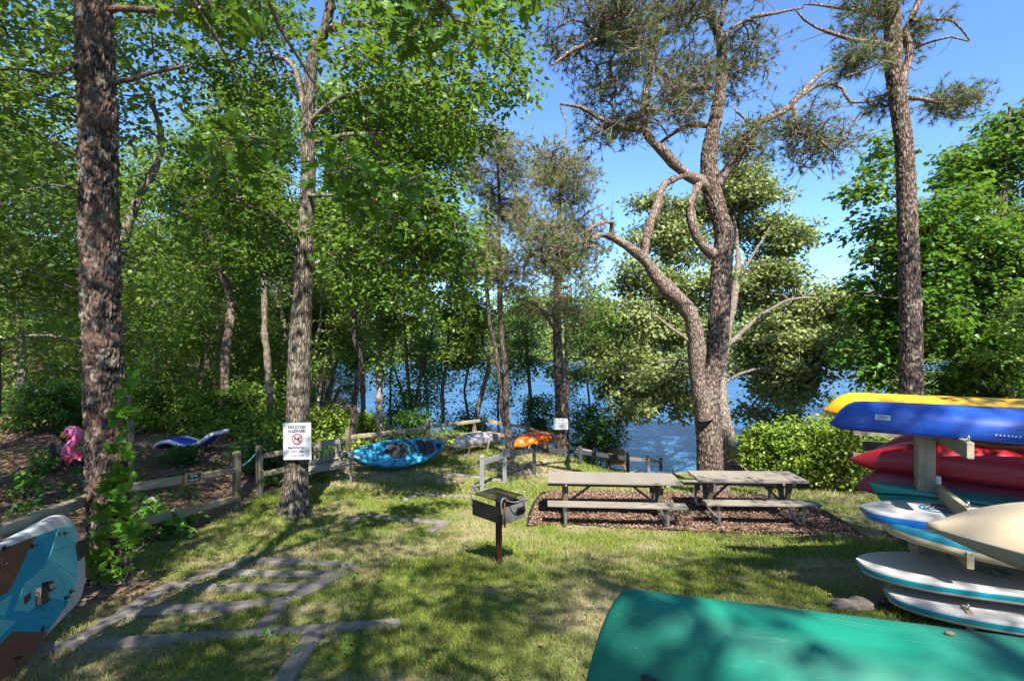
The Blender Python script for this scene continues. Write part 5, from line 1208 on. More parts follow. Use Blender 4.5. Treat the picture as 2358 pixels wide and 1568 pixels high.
beam('back_rail', m, t, (-.33, .37, .52), (.33, .37, .52), .03, .08)

# ------------------------------------------------------------------ boats
def hull_rings(L, Wd, H, rake=.3, ew=.6, low=.04, ey=.85, ez=.75, m=44, n=24, nose=.012, endrake=None, bulge=0.0):
    """keel-up hull: nose at x=0, gunwale near z=0, keel at z=H"""
    rings = []
    for i in range(m):
        t = i/(m-1); x = L*(.5-.5*math.cos(PI*t))
        u = x/L; w = max(nose, Wd/2*math.sin(PI*min(max(u, .0008), .9992))**ew)
        a = min(1, x/rake); b = min(1, (L-x)/(endrake or rake))
        h = max(.02, H*min(1-(1-a)**2.3, 1-(1-b)**2.3)+.0)
        r = []
        for k in range(n):
            th = 2*PI*k/n; c, s = math.cos(th), math.sin(th)
            y = w*math.copysign(abs(c)**ey, c); z = h*abs(s)**ez if s >= 0 else -low*min(1, w/.1)*abs(s)**.8
            r.append((x, y, z+bulge*math.sin(PI*u)))
        rings.append(r)
    return rings
def chine_rings(L, Wd, H, low, m=50):
    shp = [(0, 1), (.25, .99), (.5, .93), (.72, .78), (.88, .52), (.97, .22), (1.0, .03), (1.0, 0), (.985, -.05), (.86, -.35), (.70, -.62), (.68, -.66), (.40, -.92), (0, -1)]
    full = shp+[(-a, b) for a, b in shp[-2:0:-1]]; out = []
    for i in range(m):
        t = i/(m-1); x = L*(t*t*(3-2*t)*.35+t*.65); u = x/L; w = max(.012, Wd/2*math.sin(PI*min(max(u, .0008), .9992))**.62)
        h = max(.02, H*min(1-(1-min(1, x/.75))**2.2, 1-(1-min(1, (L-x)/.75))**2.2)); l = max(.015, low*min(1, (x/.5)**.7 if x > 0 else 0))
        out.append([(x, w*a, (h if b >= 0 else l)*b) for a, b in full])
    return out
DB = Vector((.87, -.49, 0)).normalized(); PB = Vector((-DB.y, DB.x, 0))     # along the rack, and away from the lens
def boat(name, label, cat, p, d, rings, mat, tilt=0.0, flip=False, group=None):
    d = Vector(d).normalized(); y = Vector((0, 0, 1)).cross(d).normalized(); z = d.cross(y)
    if flip: y = -y; z = -z
    t = thing(name, label, cat, mat=basis(p, d, y, z), group=group)
    MB().loft(rings).build('hull', mat, t); return t
RC = Vector((4.03, 5.0, 0))
def along(p0, Z=None, s=0): return p0+DB*s
# top level
t = boat('kayak', 'yellow kayak lying keel up on top of the rack, behind the blue one', 'kayak', Vector((3.51, 5.76, .915)), DB, hull_rings(3.9, .66, .215, rake=.30, ew=.45), M['k_yellow'])
MB().tube([(.30, .02, -.02), (.30, .02, -.12)], .006, 6).build('toggle_cord', M['black'], t)
t = boat('kayak', 'glossy blue kayak lying keel up on top of the rack, white sticker near its tip', 'kayak', Vector((3.14, 5.05, .885)), DB+Vector((0, 0, .0)), hull_rings(4.2, .70, .235, rake=.26, ew=.45, low=.05), M['k_blue'])
def on_side(rings, x, z): return None
sk = MB(); sk.prism([(-.058, -.024), (.058, -.024), (.058, .024), (-.058, .024)], 0, .002)
def hull_y(L, Wd, H, x, z, ew=.45, ey=.85, ez=.75):
    w = Wd/2*math.sin(PI*x/L)**ew; s = min(.98, (z/H))**(1/ez); return w*(math.sqrt(1-s*s))**ey
def stick(mat_z, x, z, L=4.2, Wd=.70, H=.235):
    y = -hull_y(L, Wd, H, x, z); y1 = -hull_y(L, Wd, H, x+.06, z); y0 = -hull_y(L, Wd, H, x-.06, z); yu = -hull_y(L, Wd, H, x, z+.02); yd = -hull_y(L, Wd, H, x, z-.02)
    X_ = Vector((.12, y1-y0, 0)).normalized(); U = Vector((0, yu-yd, .04)).normalized(); N_ = X_.cross(U).normalized(); U = N_.cross(X_)
    return basis(Vector((x, y, z))+N_*.003, X_, U, N_)
sm = stick(0, .40, .11)
so_ = sk.build('sticker', M['sign_white'], t, xf=sm)
mb = MB(); rr = random.Random(3)
for i in range(9): x0 = -.03+i*.007; mb.prism([(x0, .002), (x0+.004, .002), (x0+.004, .012), (x0, .012)], .0022, .0032)
mb.prism([(-.045, -.012), (.045, -.012), (.045, -.008), (-.045, -.008)], .0022, .0032); mb.build('sticker_print', M['ink'], so_, xf=sm)
mb = MB(); sm = stick(0, 1.28, .035)
for i in range(12): x0 = -.14+i*.024+rr.uniform(-.003, .003); mb.prism([(x0, -.005), (x0+.013, -.003), (x0+.017, .008), (x0+.008, .010)], 0, .002)
mb.build('hull_lettering', M['sign_white'], t, kind='stuff', xf=sm)
for xx in (1.42, 1.62): MB().beam((xx, -.2, -.03), (xx+.01, -.2, -.30), .035, .01, up=(0, 1, 0)).build('strap', M['black'], t)
MB().ball((1.72, -.2, -.10), .085, 10, 8, (1, .6, .9)).build('seat_pad', M['black'], t)
MB().tube(spline([(1.0, -.25, .0), (1.12, -.27, -.05), (1.28, -.27, -.04), (1.35, -.26, .0)], 5), .005, 6).build('carry_loop', M['black'], t)
# middle level, far side
boat('kayak', 'bright red kayak on the middle arms of the rack, its tip pointing to the tables', 'kayak', Vector((3.73, 5.64, .40)), DB+Vector((0, 0, -.02)), hull_rings(3.8, .70, .30, rake=1.0, ew=.62, low=.09), M['k_red'])
boat('kayak', 'second red kayak just behind the bright red one, only its rounded back showing', 'kayak', Vector((4.22, 6.0, .40)), DB, hull_rings(3.6, .70, .37, rake=.9, ew=.6, low=.06), M['k_red'])
boat('kayak', 'faded maroon kayak on the lower arms beneath the bright red kayak', 'kayak', Vector((3.76, 5.62, .09)), DB+Vector((0, 0, -.01)), hull_rings(3.7, .68, .25, rake=.34, ew=.6, low=.03), M['k_maroon'])
t = boat('canoe', 'small teal canoe right way up between the maroon kayak and the logo board', 'canoe', Vector((3.66, 5.25, .245)), DB+Vector((0, 0, -.02)), hull_rings(3.9, .62, .24, rake=.26, ew=.75, low=.012), M['k_teal'], flip=True)
MB().tube(spline([(.05, .03, .10), (.25, .12, .05), (.55, .2, .02), (.9, .27, .01)], 4), .006, 6).build('painter_line', M['black'], t)
boat('kayak', 'white kayak seen just under the blue kayak behind the rack arm', 'kayak', Vector((4.75, 6.35, .62)), DB, hull_rings(3.2, .68, .25, rake=.7, ew=.6), M['k_white'])
boat('kayak', 'light blue kayak glimpsed under the blue kayak near the right edge', 'kayak', Vector((5.35, 6.1, .57)), DB, hull_rings(3.2, .66, .22, rake=.6, ew=.6), M['k_sky'])
boat('kayak', 'beige kayak with pointed tip nearest the lens on the right, keel up', 'kayak', Vector((2.27, 2.80, .69)), Vector((.87, -.49, -.07)), chine_rings(3.6, .72, .26, .15), M['k_beige'])
t = boat('canoe', 'large green canoe lying keel up across the bottom right corner', 'canoe', Vector((.245, 2.02, .155)), Vector((1.325, -.30, -.078)), hull_rings(4.9, .92, .595, rake=.19, ew=.72, low=.01, ey=.72, ez=.85, m=90, n=40, nose=.03), M['k_green'])
mb = MB(); mb.prism([(-.11, -.022), (.11, -.022), (.11, .022), (-.11, .022)], 0, .002)
yy = hull_y(4.9, .92, .595, .35, .33, .72, .72, .85)
nm = basis(Vector((.34, -yy-.012, .335)), Vector((1, -.30, 0)).normalized(), Vector((-.29, -.95, .10)).cross(Vector((1, -.30, 0)).normalized()).normalized(), Vector((-.29, -.95, .10)).normalized())
pl = mb.build('name_plate', M['black'], t, xf=nm)
lt = text('CLASSIC', .036, M['sign_white'], pl, (0, 0, 0)); lt.matrix_local = nm @ Matrix.Translation((0, 0, .0024)) @ Matrix.Rotation(PI, 4, 'Z')
MB().ball((1.27, .055, .598), .012, 7, 5, (1.5, .8, .6)).build('stuck_seed', M['brown_paint'], t)

def board(name, label, p, d, L, Wd, T_, nose, deck, edge, bottom, stripe=(.30, .72), rocker=.06, flip=False, ny=Vector((0, 0, 1)), group=None, m=46, tail=None, tailw=.5):
    """paddle board: deck, edge band and bottom are separate meshes"""
    d = Vector(d).normalized(); y = ny.cross(d).normalized(); z = d.cross(y)
    t = thing(name, label, 'paddle board', mat=basis(p, d, y, z), group=group)
    prof = []; n = 7
    for k in range(n): a = PI*k/(n-1); prof.append((math.sin(a), (1-math.cos(a))/2))      # lip: outward, height 0..1
    secs = []
    for i in range(m):
        u = i/(m-1); x = L*(u*u*(3-2*u)*.5+u*.5)
        q = max(0.0, 1-x/nose); w = Wd/2*max(.0, 1-q**2.5)**.52
        b = max(0.0, 1-(L-x)/(tail or nose)); w *= tailw+(1-tailw)*max(0, 1-b**2.4)**.52 if b < 1 else tailw
        w = max(w, .004); r = min(T_*.5, w*.95); zc = rocker*(max(0, 1-x/(L*.5))**2+.5*max(0, 1-(L-x)/(L*.4))**2)
        th = T_*(min(1, .35+w*5)); secs.append((x, w, r, zc, th))
    def line(f): return [f(*s) for s in secs]
    def strip(name, cols, mat):
        vs = [v for c in cols for v in c]; mm = len(secs); fs = []
        for j in range(len(cols)-1):
            for i in range(mm-1): fs.append([j*mm+i, j*mm+i+1, (j+1)*mm+i+1, (j+1)*mm+i])
        mb = MB(); mb.add(vs, fs, None, True); return mb
    def side(sg, h0, h1, k):
        cols = []
        for j in range(k):
            hq = h0+(h1-h0)*j/(k-1); o = math.sqrt(max(0, 1-(2*hq-1)**2))
            cols.append(line(lambda x, w, r, zc, th: (x-(r*.5*o if x < .002 else 0), sg*(w-r*.5+r*.5*o), zc+th*(hq-1))))
        return cols
    dk = side(-1, stripe[1], 1, 5)+[line(lambda x, w, r, zc, th, f=f: (x, f*(w-r*.5), zc+.004*(1-f*f))) for f in (-.6, 0, .6)]+side(1, 1, stripe[1], 5)
    strip('deck', dk, deck).build('deck', deck, t)
    MBs = strip('e', side(-1, stripe[0], stripe[1], 5), edge); b2 = strip('e', side(1, stripe[1], stripe[0], 5), edge); MBs.add(b2.v, b2.f, None, True); MBs.build('edge_band', edge, t)
    bt = side(-1, 0, stripe[0], 5)[::-1]+[line(lambda x, w, r, zc, th, f=f: (x, f*(w-r*.5), zc-th)) for f in (-.6, 0, .6)][:0]
    lo = side(1, 0, stripe[0], 5)[::-1]
    bm = strip('b', side(1, stripe[0], 0, 5)+[line(lambda x, w, r, zc, th, f=f: (x, f*(w-r*.5), zc-th)) for f in (.5, -.5)]+side(-1, 0, stripe[0], 5), bottom); bm.build('bottom', bottom, t)
    return t
def ring(mb, cx, cy, rx, ry, w, z, n=40, a0=0, a1=2*PI):
    for i in range(n):
        a, b = a0+(a1-a0)*i/n, a0+(a1-a0)*(i+1)/n
        P = [(cx+rx*k*math.cos(q), cy+ry*k*math.sin(q)) for k, q in ((1-w, a), (1, a), (1, b), (1-w, b))]
        mb.prism(P, z, z+.0015)
    return mb
# rack, near side
t = board('paddle_board', 'white paddle board with blue edge and round emblem on the middle level of the rack', Vector((3.345, 4.92, .115)), DB+Vector((0, 0, .10)), 3.1, .74, .115, .95, M['deck_white'], M['deck_blue'], M['deck_tan'], stripe=(.22, .80), rocker=.0)
mb = MB(); ring(mb, .62, .02, .17, .15, .13, .0045); ring(mb, .62, .02, .135, .12, .10, .0045); em = mb.build('emblem_ring', M['print_blue'], t)
mb = MB(); ring(mb, .62, .02, .06, .05, .3, .0065)
for i in range(4):
    a, b = PI/2*i+.35, PI/2*(i+1)+.35
    P0 = Vector((math.cos(a)*.15, math.sin(a)*.125)); P1 = Vector((math.cos(b)*.15, math.sin(b)*.125)); md = (P0+P1)*.26; prev = P0
    for j in range(1, 7):
        u = j/6; q = P0*(1-u)**2+md*2*u*(1-u)+P1*u*u; dd = (q-prev).normalized(); nn = Vector((-dd.y, dd.x))*.008
        mb.prism([(.62+v.x, .02+v.y) for v in (prev+nn, prev-nn, q-nn, q+nn)][::-1], .0065, .008); prev = q
mb.build('emblem_star', M['ink'], t)
for yy in (-.12, .06, .22): beam('deck_mark', M['print_brown'], t, (1.02, yy, .006), (1.22, yy-.04, .006), .02, .003)
t = board('paddle_board', 'dark teal paddle board with tan belly stripe lying under the emblem board', Vector((3.42, 4.78, -.015)), DB+Vector((0, 0, .02)), 3.0, .74, .13, .95, M['deck_dteal'], M['deck_dteal'], M['deck_tan'], stripe=(.55, .9), rocker=.10)
mb = MB()
for i in range(14):
    u0, u1 = .55+i*.06, .61+i*.06
    mb.add([(u0, -.30, -.1325+.10*max(0, 1-u0/1.5)**2), (u1, -.30, -.1325+.10*max(0, 1-u1/1.5)**2), (u1, -.24, -.134+.10*max(0, 1-u1/1.5)**2), (u0, -.24, -.134+.10*max(0, 1-u0/1.5)**2)], [[0, 3, 2, 1]])
mb.build('belly_stripe', M['deck_lime'], t)
t = board('paddle_board', 'white paddle board with teal edge and sunburst print, upper of the two lowest boards', Vector((3.32, 4.94, -.40)), DB+Vector((0, 0, .075)), 3.2, .78, .095, .85, M['deck_white'], M['deck_teal'], M['deck_white'], stripe=(.30, .74), rocker=.0)
mb = MB()
for i in range(22):
    a = 2*PI*i/22+.05; r0, r1 = .05+.01*(i % 2), .10+.05*((i*7) % 5)/5; c, s_ = math.cos(a), math.sin(a); w_ = .0045
    mb.prism([(1.0+c*r0-s_*w_, .03+s_*r0+c*w_), (1.0+c*r0+s_*w_, .03+s_*r0-c*w_), (1.0+c*r1+s_*w_, .03+s_*r1-c*w_), (1.0+c*r1-s_*w_, .03+s_*r1+c*w_)], .0042, .0055)
mb.prism([(1.03, .10), (1.06, .0), (1.12, .0), (1.09, .10)], .0042, .0055); mb.prism([(.97, -.02), (.99, -.02), (1.0, .06), (.97, .05)], .0042, .0055)
mb.build('sunburst_print', M['print_teal'], t, kind='stuff')
board('paddle_board', 'white paddle board with teal edge lying lowest, just above the ground', Vector((3.42, 4.72, -.575)), DB+Vector((0, 0, .075)), 3.1, .74, .095, .85, M['deck_white'], M['deck_teal'], M['deck_white'], stripe=(.30, .74), rocker=.0)

# the rack itself
AD = Vector((-.43, -.90, 0)).normalized()
rb = Vector((RC.x, RC.y, gz(RC.x, RC.y)))
def rack(label, rb, cord, levels, ln, lf, ztop):
    t = thing('boat_rack', label, 'rack', rb); m = M['wood_rack']; g0 = rb.z
    po = beam('post', m, t, (0, 0, -.3), (0, 0, ztop-g0), .14, .14, up=AD)
    for z_ in levels:
        s = DB*.095
        ar = beam('arm', m, t, s+AD*ln+Vector((0, 0, z_-.07-g0)), s-AD*lf+Vector((0, 0, z_-.07-g0)), .05, .14, bev=.006)
        for e in (ln-.06,):
            c = s+AD*e+Vector((0, 0, z_-g0+.025)); mb = MB(); mb.tube([c+AD*(.024*math.cos(a))+Vector((0, 0, .024*math.sin(a))) for a in [2*PI*k/14 for k in range(15)]], .006, 6); mb.tube([c-Vector((0, 0, .06)), c-Vector((0, 0, .022))], .006, 6); mb.build('eye_bolt', M['steel'], ar)
    beam('foot', m, t, AD*1.05+DB*.095+Vector((0, 0, -.02)), -AD*.95+DB*.095+Vector((0, 0, -.02)), .05, .14)
    beam('foot_brace', m, t, AD*.85+DB*.15+Vector((0, 0, .06)), AD*.07+DB*.15+Vector((0, 0, .50)), .04, .09)
    if cord:
        MB().tube([(.05, -.085, 1.6), (.055, -.088, .62+.62)], .008, 6).build('red_cord', M['rope_red'], t)
        MB().beam((.05, -.095, 1.25), (.06, -.09, 1.14), .045, .02).build('cord_cleat', M['k_white'], t)
    return t
rack('timber boat rack with side arms carrying kayaks and paddle boards at the right', rb, True, (.87, .325, -.03, -.52), .86, .95, .93)
r2 = rb+DB*2.35; rack('second upright of the boat rack, out past the right edge', Vector((r2.x, r2.y, gz(r2.x, r2.y))), False, (.87, .325, -.03, -.52), .86, .95, .93)
p = W(2018, 1030, 6.9); pz = gz(p.x, p.y)
t = thing('boat_rack', 'dark older rack with bare plank arms behind the red kayaks', 'rack', (p.x+.45, p.y, pz)); m = M['wood_post']
o = Vector(t.location)
for a, b, z_, h_ in (((1962, 993), (2092, 1000), 7.0, .11), ((1988, 1026), (2090, 1030), 7.2, .13), ((1962, 1052), (2085, 1062), 6.9, .12), ((1990, 1072), (2080, 1080), 7.2, .10)):
    beam('plank_arm', m, t, W(*a, z_)-o, W(*b, z_)-o, .05, h_)
beam('post', m, t, (.04, .1, -.2), (.04, .1, 1.35), .13, .13)
t = thing('sawhorse', 'plain wooden sawhorse carrying the green canoe', 'sawhorse', (1.45, 1.76, gz(1.45, 1.76))); zz = .13-t.location.z
beam('top_beam', M['wood_rack'], t, (-.1, -.55, zz), (.1, .55, zz), .09, .09)
for sx in (-1, 1):
    for sy in (-1, 1): beam('leg', M['wood_rack'], t, (sx*.02, sy*.42, zz), (sx*.22, sy*.50, -.1), .06, .04)
t = thing('sawhorse', 'plain wooden sawhorse carrying the beige kayak', 'sawhorse', (3.5, 2.12, gz(3.5, 2.12))); zz = .42-t.location.z
beam('top_beam', M['wood_rack'], t, (-.2, -.42, zz), (.2, .42, zz), .09, .09)
for sx in (-1, 1):
    for sy in (-1, 1): beam('leg', M['wood_rack'], t, (sy*.12, sy*.38, zz), (sx*.24+sy*.12, sy*.44, -.1), .06, .04)

# paddle board on edge at the left
U_ = Vector((-.394, .918, -.085)).normalized(); V_ = Vector((-.20, .0, .98)); V_ = (V_-U_*V_.dot(U_)).normalized(); N_ = U_.cross(V_)
if N_.dot(Vector((1, -1, 0))) < 0: N_ = -N_
TP = Vector((-4.10, 4.90, -.286))                                   # tail tip
t = board('paddle_board', 'teal and cork brown paddle board standing on its edge by the big pine', TP, -U_, 3.2, .84, .12, .42, M['deck_white'], M['white_v'], M['deck_teal'], stripe=(.15, .86), rocker=.0, ny=N_)
mw = t.matrix_world.copy(); mi = mw.inverted()
def on_board(pxx, pyy, dz=0.0):
    d = Vector(((pxx-1179)/F, 1, -(pyy-784)/F)); o = Vector((0, 0, EYE)); n = mw.col[2].to_3d(); k = (TP-o).dot(n)/d.dot(n); q = mi @ (o+d*k); return (q.x, q.y)
def patch(name, pts, mat, z0, z1):
    P = [on_board(*p) for p in pts]; A = sum(P[i][0]*P[(i+1) % len(P)][1]-P[(i+1) % len(P)][0]*P[i][1] for i in range(len(P)))
    if A < 0: P = P[::-1]
    return MB().prism(P, z0, z1).build(name, mat, t)
patch('foam_pad', [(-60, 1290), (60, 1242), (131, 1217), (150, 1213), (165, 1213), (170, 1222), (171, 1250), (178, 1318), (156, 1387), (107, 1455), (20, 1568), (-60, 1660)], M['pad_teal'], .003, .008)
patch('light_pad', [(131, 1217.5), (150, 1213.5), (164, 1213.5), (169, 1223), (170, 1250), (177, 1318), (155.5, 1386), (101, 1375), (62, 1410), (28, 1406), (52, 1347), (99, 1305), (113.6, 1274)], M['pad_light'], .0085, .0105)
patch('light_pad', [(-60, 1410), (0, 1427), (33.6, 1430.5), (0, 1463), (-60, 1530)], M['pad_light'], .0085, .0105)
patch('light_pad', [(-60, 1400), (0, 1385), (26, 1367), (6, 1420), (-60, 1402)], M['pad_light'], .0085, .0105)
patch('cork_pad', [(-60, 1290), (0, 1266), (79, 1234), (60, 1272), (28, 1341), (15.5, 1362), (0, 1372), (-60, 1400)], M['pad_brown'], .0085, .0112)
patch('cork_pad', [(-60, 1525), (0, 1478), (26, 1454), (106, 1456), (20, 1567), (-60, 1659)], M['pad_brown'], .0085, .0112)
for i in range(7):
    q = i*9; MB_ = [(118+q*.75, 1268+q*3.2), (170+q*.1, 1250+q*8.5)]
    a, b = [on_board(*v) for v in MB_]; beam('pad_groove', M['pad_groove'], t, (*a, .0108), (*b, .0108), .003, .001)
for i in range(3):
    a, b = on_board(88-i*8, 1405+i*18), on_board(128-i*8, 1400+i*20); beam('pad_groove', M['pad_groove'], t, (*a, .0086), (*b, .0086), .004, .001)
for i in range(5):
    a, b = on_board(92+i*8-0, 1238+i*-3), on_board(60+i*11, 1310-i*2); beam('pad_groove', M['pad_groove'], t, (*a, .0086), (*b, .0086), .004, .001)
patch('handle_plate', [(172, 1250), (199, 1236), (201, 1272), (177, 1292)], M['black'], .004, .016)
hp_ = [on_board(*v) for v in ((91, 1350), (100, 1343), (111, 1346), (113, 1356), (104, 1363), (95, 1361))]
patch('handle_grip', [(78, 1356), (92, 1353), (96, 1378), (100, 1386), (92, 1394), (79, 1397), (77, 1376)], M['black'], .011, .045)
patch('handle_grip', [(92, 1343), (104, 1342), (113, 1349), (112, 1358), (104, 1364), (95, 1360)], M['black'], .011, .052)
patch('handle_label', [(93, 1353), (108, 1344), (113, 1349), (112, 1356), (97, 1362)], M['k_grey'], .0525, .054)
patch('valve_plug', [(50, 1376), (63, 1365), (65, 1380), (52, 1392)], M['black'], .011, .02)
for v in ((131, 1231), (145, 1229), (70, 1258), (147, 1377), (158, 1363), (94, 1449), (32, 1517), (4, 1263), (3, 1300)):
    x_, y_ = on_board(*v); mb = MB(); mb.prism([(x_-.018, y_-.015), (x_+.018, y_-.015), (x_+.018, y_+.015), (x_-.018, y_+.015)], .010, .018)
    mb.tube([(x_+.02*math.cos(a), y_+.003, .024+.018*math.sin(a)) for a in [k*2*PI/10 for k in range(11)]], .004, 5); mb.build('deck_ring', M['black'], t)

# kayaks resting along the fence
def cradle(label, base, h, mat, lean=.0):
    b = Vector((base.x, base.y, gz(base.x, base.y))); t = thing('kayak_stake', label, 'stake', b)
    beam('stake', mat, t, (0, 0, -.1), (lean, 0, h), .06, .06, up=(0, 1, 0)); beam('cross_piece', mat, t, (-.09, .02, .02), (.09, .02, .02), .07, .05); return t
a = W(804, 1057, 13.3); b = W(1027, 1030, 14.9); d = (b-a).normalized(); L = (b-a).length
n = Vector((-.10, -.80, .58)); n = (n-d*n.dot(d)).normalized(); y = n.cross(d)
t = thing('kayak', 'mottled teal sit-on-top kayak lying on its side along the fence', 'kayak', mat=basis(a, d, y, n))
rings = []
for i in range(40):
    u = i/39; w = max(.015, .44*math.sin(PI*min(max(u, .003), .997))**.62); r = []
    for k in range(28):
        th = 2*PI*k/28; c, s_ = math.cos(th), math.sin(th); rim = .06*math.sin(PI*u)**.5
        r.append((L*u, w*math.copysign(abs(c)**.85, c)+.10*(2*u-1)**2, .10*abs(s_)**.45*min(1, w/.2) if s_ >= 0 else -.24*abs(s_)**.8*min(1, w/.25)))
    rings.append(r)
MB().loft(rings).build('hull', M['swirl_teal'], t)
def oval(mb, cx, cy, rx, ry, z0, z1, n=18, p=1.0): return mb.prism([(cx+rx*math.copysign(abs(math.cos(2*PI*i/n))**p, math.cos(2*PI*i/n)), cy+ry*math.copysign(abs(math.sin(2*PI*i/n))**p, math.sin(2*PI*i/n))) for i in range(n)], z0, z1)
for cx, rx in ((.44, .17), (.73, .15)): oval(MB(), cx*L, .03, rx*L*.42, .25, .085, .108, 18, .7).build('foot_well', M['black'], t)
for cx in (.36, .615, .90): oval(MB(), cx*L, .02, .085, .085, .10, .125).build('hatch', M['iron'], t)
for cx in (.52, .80): oval(MB(), cx*L, .02, .14, .20, .09, .135, 16, .6).build('seat', M['ink'], t)
for cx in (.585, .66): oval(MB(), cx*L, .0, .05, .14, .095, .125, 14, .7).build('moulded_ridge', M['swirl_teal'], t)
for i in range(3): tube('bungee', M['black'], t, [((.10+.05*i)*L, -.10-.06*i, .095), ((.16+.04*i)*L, .24+.02*i, .095)], .007, 5)
for yy in (.30, -.30): tube('side_handle', M['black'], t, spline([(.50*L, yy, .10), (.52*L, yy*1.1, .14), (.56*L, yy*1.1, .14), (.58*L, yy, .10)], 4), .012, 6)
cradle('short wooden stake propping the teal kayak near its left tip', G(895, 1077), .42, M['wood_new']); cradle('short wooden stake propping the teal kayak at its right half', G(980, 1062), .40, M['wood_rail'])
def arched(label, a, b, wd, h, bend, mat, roll, deckmat):
    d = (b-a).normalized(); L = (b-a).length; n = Vector((roll, -.35, .93)); n = (n-d*n.dot(d)).normalized(); y = n.cross(d)
    t = thing('kayak', label, 'kayak', mat=basis(a, d, y, n)); rings = []
    for i in range(34):
        u = i/33; w = max(.015, wd*math.sin(PI*min(max(u, .003), .997))**.6); r = []
        for k in range(22):
            th = 2*PI*k/22; c, s_ = math.cos(th), math.sin(th)
            r.append((L*u, w*math.copysign(abs(c)**.8, c), bend*(1-(2*u-1)**2)+(h*abs(s_)**.75*min(1, w/.15) if s_ >= 0 else -.07*abs(s_)*min(1, w/.15))))
        rings.append(r)
    MB().loft(rings).build('hull', mat, t)
    oval(MB(), L*.5, 0, L*.22, wd*.62, bend-.09, bend-.05).build('cockpit', deckmat, t)
    tube('side_handle', M['black'], t, spline([(L*.58, -wd*.99, bend*.9+.03), (L*.60, -wd*1.08, bend*.9+.06), (L*.64, -wd*1.08, bend*.9+.06), (L*.66, -wd*.99, bend*.9+.03)], 4), .012, 6)
    return t
a = W(1041, 1029, 15.9); b = W(1150, 1013, 17.6); arched('grey kayak resting upside down on trestles before the fence corner', a, b, .32, .20, .13, M['k_grey'], .05, M['black'])
a = W(1184, 1027, 16.6); b = W(1277, 1012, 17.9); arched('mottled orange kayak resting upside down on trestles beside the mound pine', a, b, .34, .20, .14, M['swirl_orange'], .0, M['black'])
for lab, q, h in (('wooden trestle under the left part of the grey kayak', (1076, 1049), .36), ('wooden trestle under the right part of the grey kayak', (1120, 1040), .40)):
    cradle(lab, G(*q), h, M['wood_rail'], .10)
for lab, q, h in (('orange-stained trestle under the left part of the orange kayak', (1216, 1042), .36), ('orange-stained trestle under the right part of the orange kayak', (1253, 1045), .44)):
    cradle(lab, G(*q), h, M['wood_new'], .06)

# ------------------------------------------------------------------ pool floats, stump, rocks, creeper, houses
fp = W(193, 1060, 12.4); fz = gz(fp.x, fp.y)
t = thing('flamingo_float', 'pink inflatable flamingo ring half hidden behind the big pine', 'pool float', (fp.x, fp.y, fz))
mb = MB(); mb.tube([(.36*math.cos(2*PI*i/24), .36*math.sin(2*PI*i/24), .17) for i in range(25)], .17, 14); mb.build('ring', M['pink_red'], t)
nk = spline([(-.22, -.12, .22), (-.27, -.14, .36), (-.20, -.15, .52), (-.08, -.15, .64), (-.02, -.15, .76), (-.08, -.15, .87), (-.20, -.15, .88)], 5)
mb = MB(); mb.tube(nk, [.15-.06*min(1, i/14) if i < 15 else .09+.03*math.sin((i-15)/(len(nk)-15)*PI*.8) for i in range(len(nk))], 12); mb.build('neck', M['pink'], t)
mb = MB(); mb.ball((-.18, -.15, .865), .135, 14, 10, (1.1, .85, 1)); hd = mb.build('head', M['pink'], t)
mb = MB(); mb.tube(spline([(-.25, -.15, .83), (-.33, -.15, .79), (-.37, -.15, .73)], 4), [.085, .08, .078, .075, .072, .068, .066, .062, .058], 10); mb.build('beak', M['yellow_v'], hd)
mb = MB(); mb.tube(spline([(-.365, -.15, .74), (-.36, -.15, .66), (-.30, -.15, .59)], 4), [.064, .06, .056, .052, .046, .04, .032, .022, .01], 10); mb.build('beak_tip', M['black'], hd)
MB().ball((-.17, -.265, .895), .034, 10, 8, (1, .5, 1)).build('eye', M['black'], hd)
MB().ball((.38, .0, .30), .16, 10, 8, (1, .6, .8)).build('tail', M['pink'], t)
fp = W(440, 1030, 14.6); fz = gz(fp.x, fp.y)
t = thing('pool_float', 'blue inflatable float with white rim lying on the leaf litter, one end raised', 'pool float', (fp.x, fp.y, fz)); t.rotation_euler = (0, 0, -.15)
pr = spline([(-.95, 0, .10), (-.70, 0, .20), (-.40, 0, .23), (-.05, 0, .15), (.25, 0, .12), (.55, 0, .26), (.85, 0, .46), (1.02, 0, .50)], 5)
rings = []
for i, p in enumerate(pr):
    u = i/(len(pr)-1); w = .34*(.55+.45*math.sin(PI*u)**.6)*(1-.35*max(0, u-.75)*4*.5); q = .11*(.6+.4*math.sin(PI*min(.97, max(.03, u))))
    rings.append([(p.x, w*math.cos(a)*.9, p.z+q*math.sin(a)) for a in [2*PI*k/16 for k in range(16)]])
MB().loft(rings).build('body', M['blue_v'], t)
for sy in (-1, 1): tube('rim', M['white_v'], t, [(p.x, sy*(.34*(.55+.45*math.sin(PI*i/(len(pr)-1))**.6)*(1-.35*max(0, i/(len(pr)-1)-.75)*2)*.9+.02), p.z+.02) for i, p in enumerate(pr)], .055, 8)
tube('rim_end', M['white_v'], t, spline([(1.02, -.16, .52), (1.10, 0, .55), (1.02, .16, .52)], 5), .055, 8)
q = W(575*.786, 1028, 13.5); q = G(455, 1043); tag(MB().tube([(q.x-.10, q.y, q.z+.05), (q.x+.16, q.y-.02, q.z+.045)], .045, 10).build('pool_noodle', M['pink'], None), 'stub of a pink foam noodle lying in front of the blue float', 'pool toy')
sp = G(158, 1083); t = thing('tree_stump', 'dark jagged rotten stump in the leaf litter in front of the flamingo', 'stump', sp)
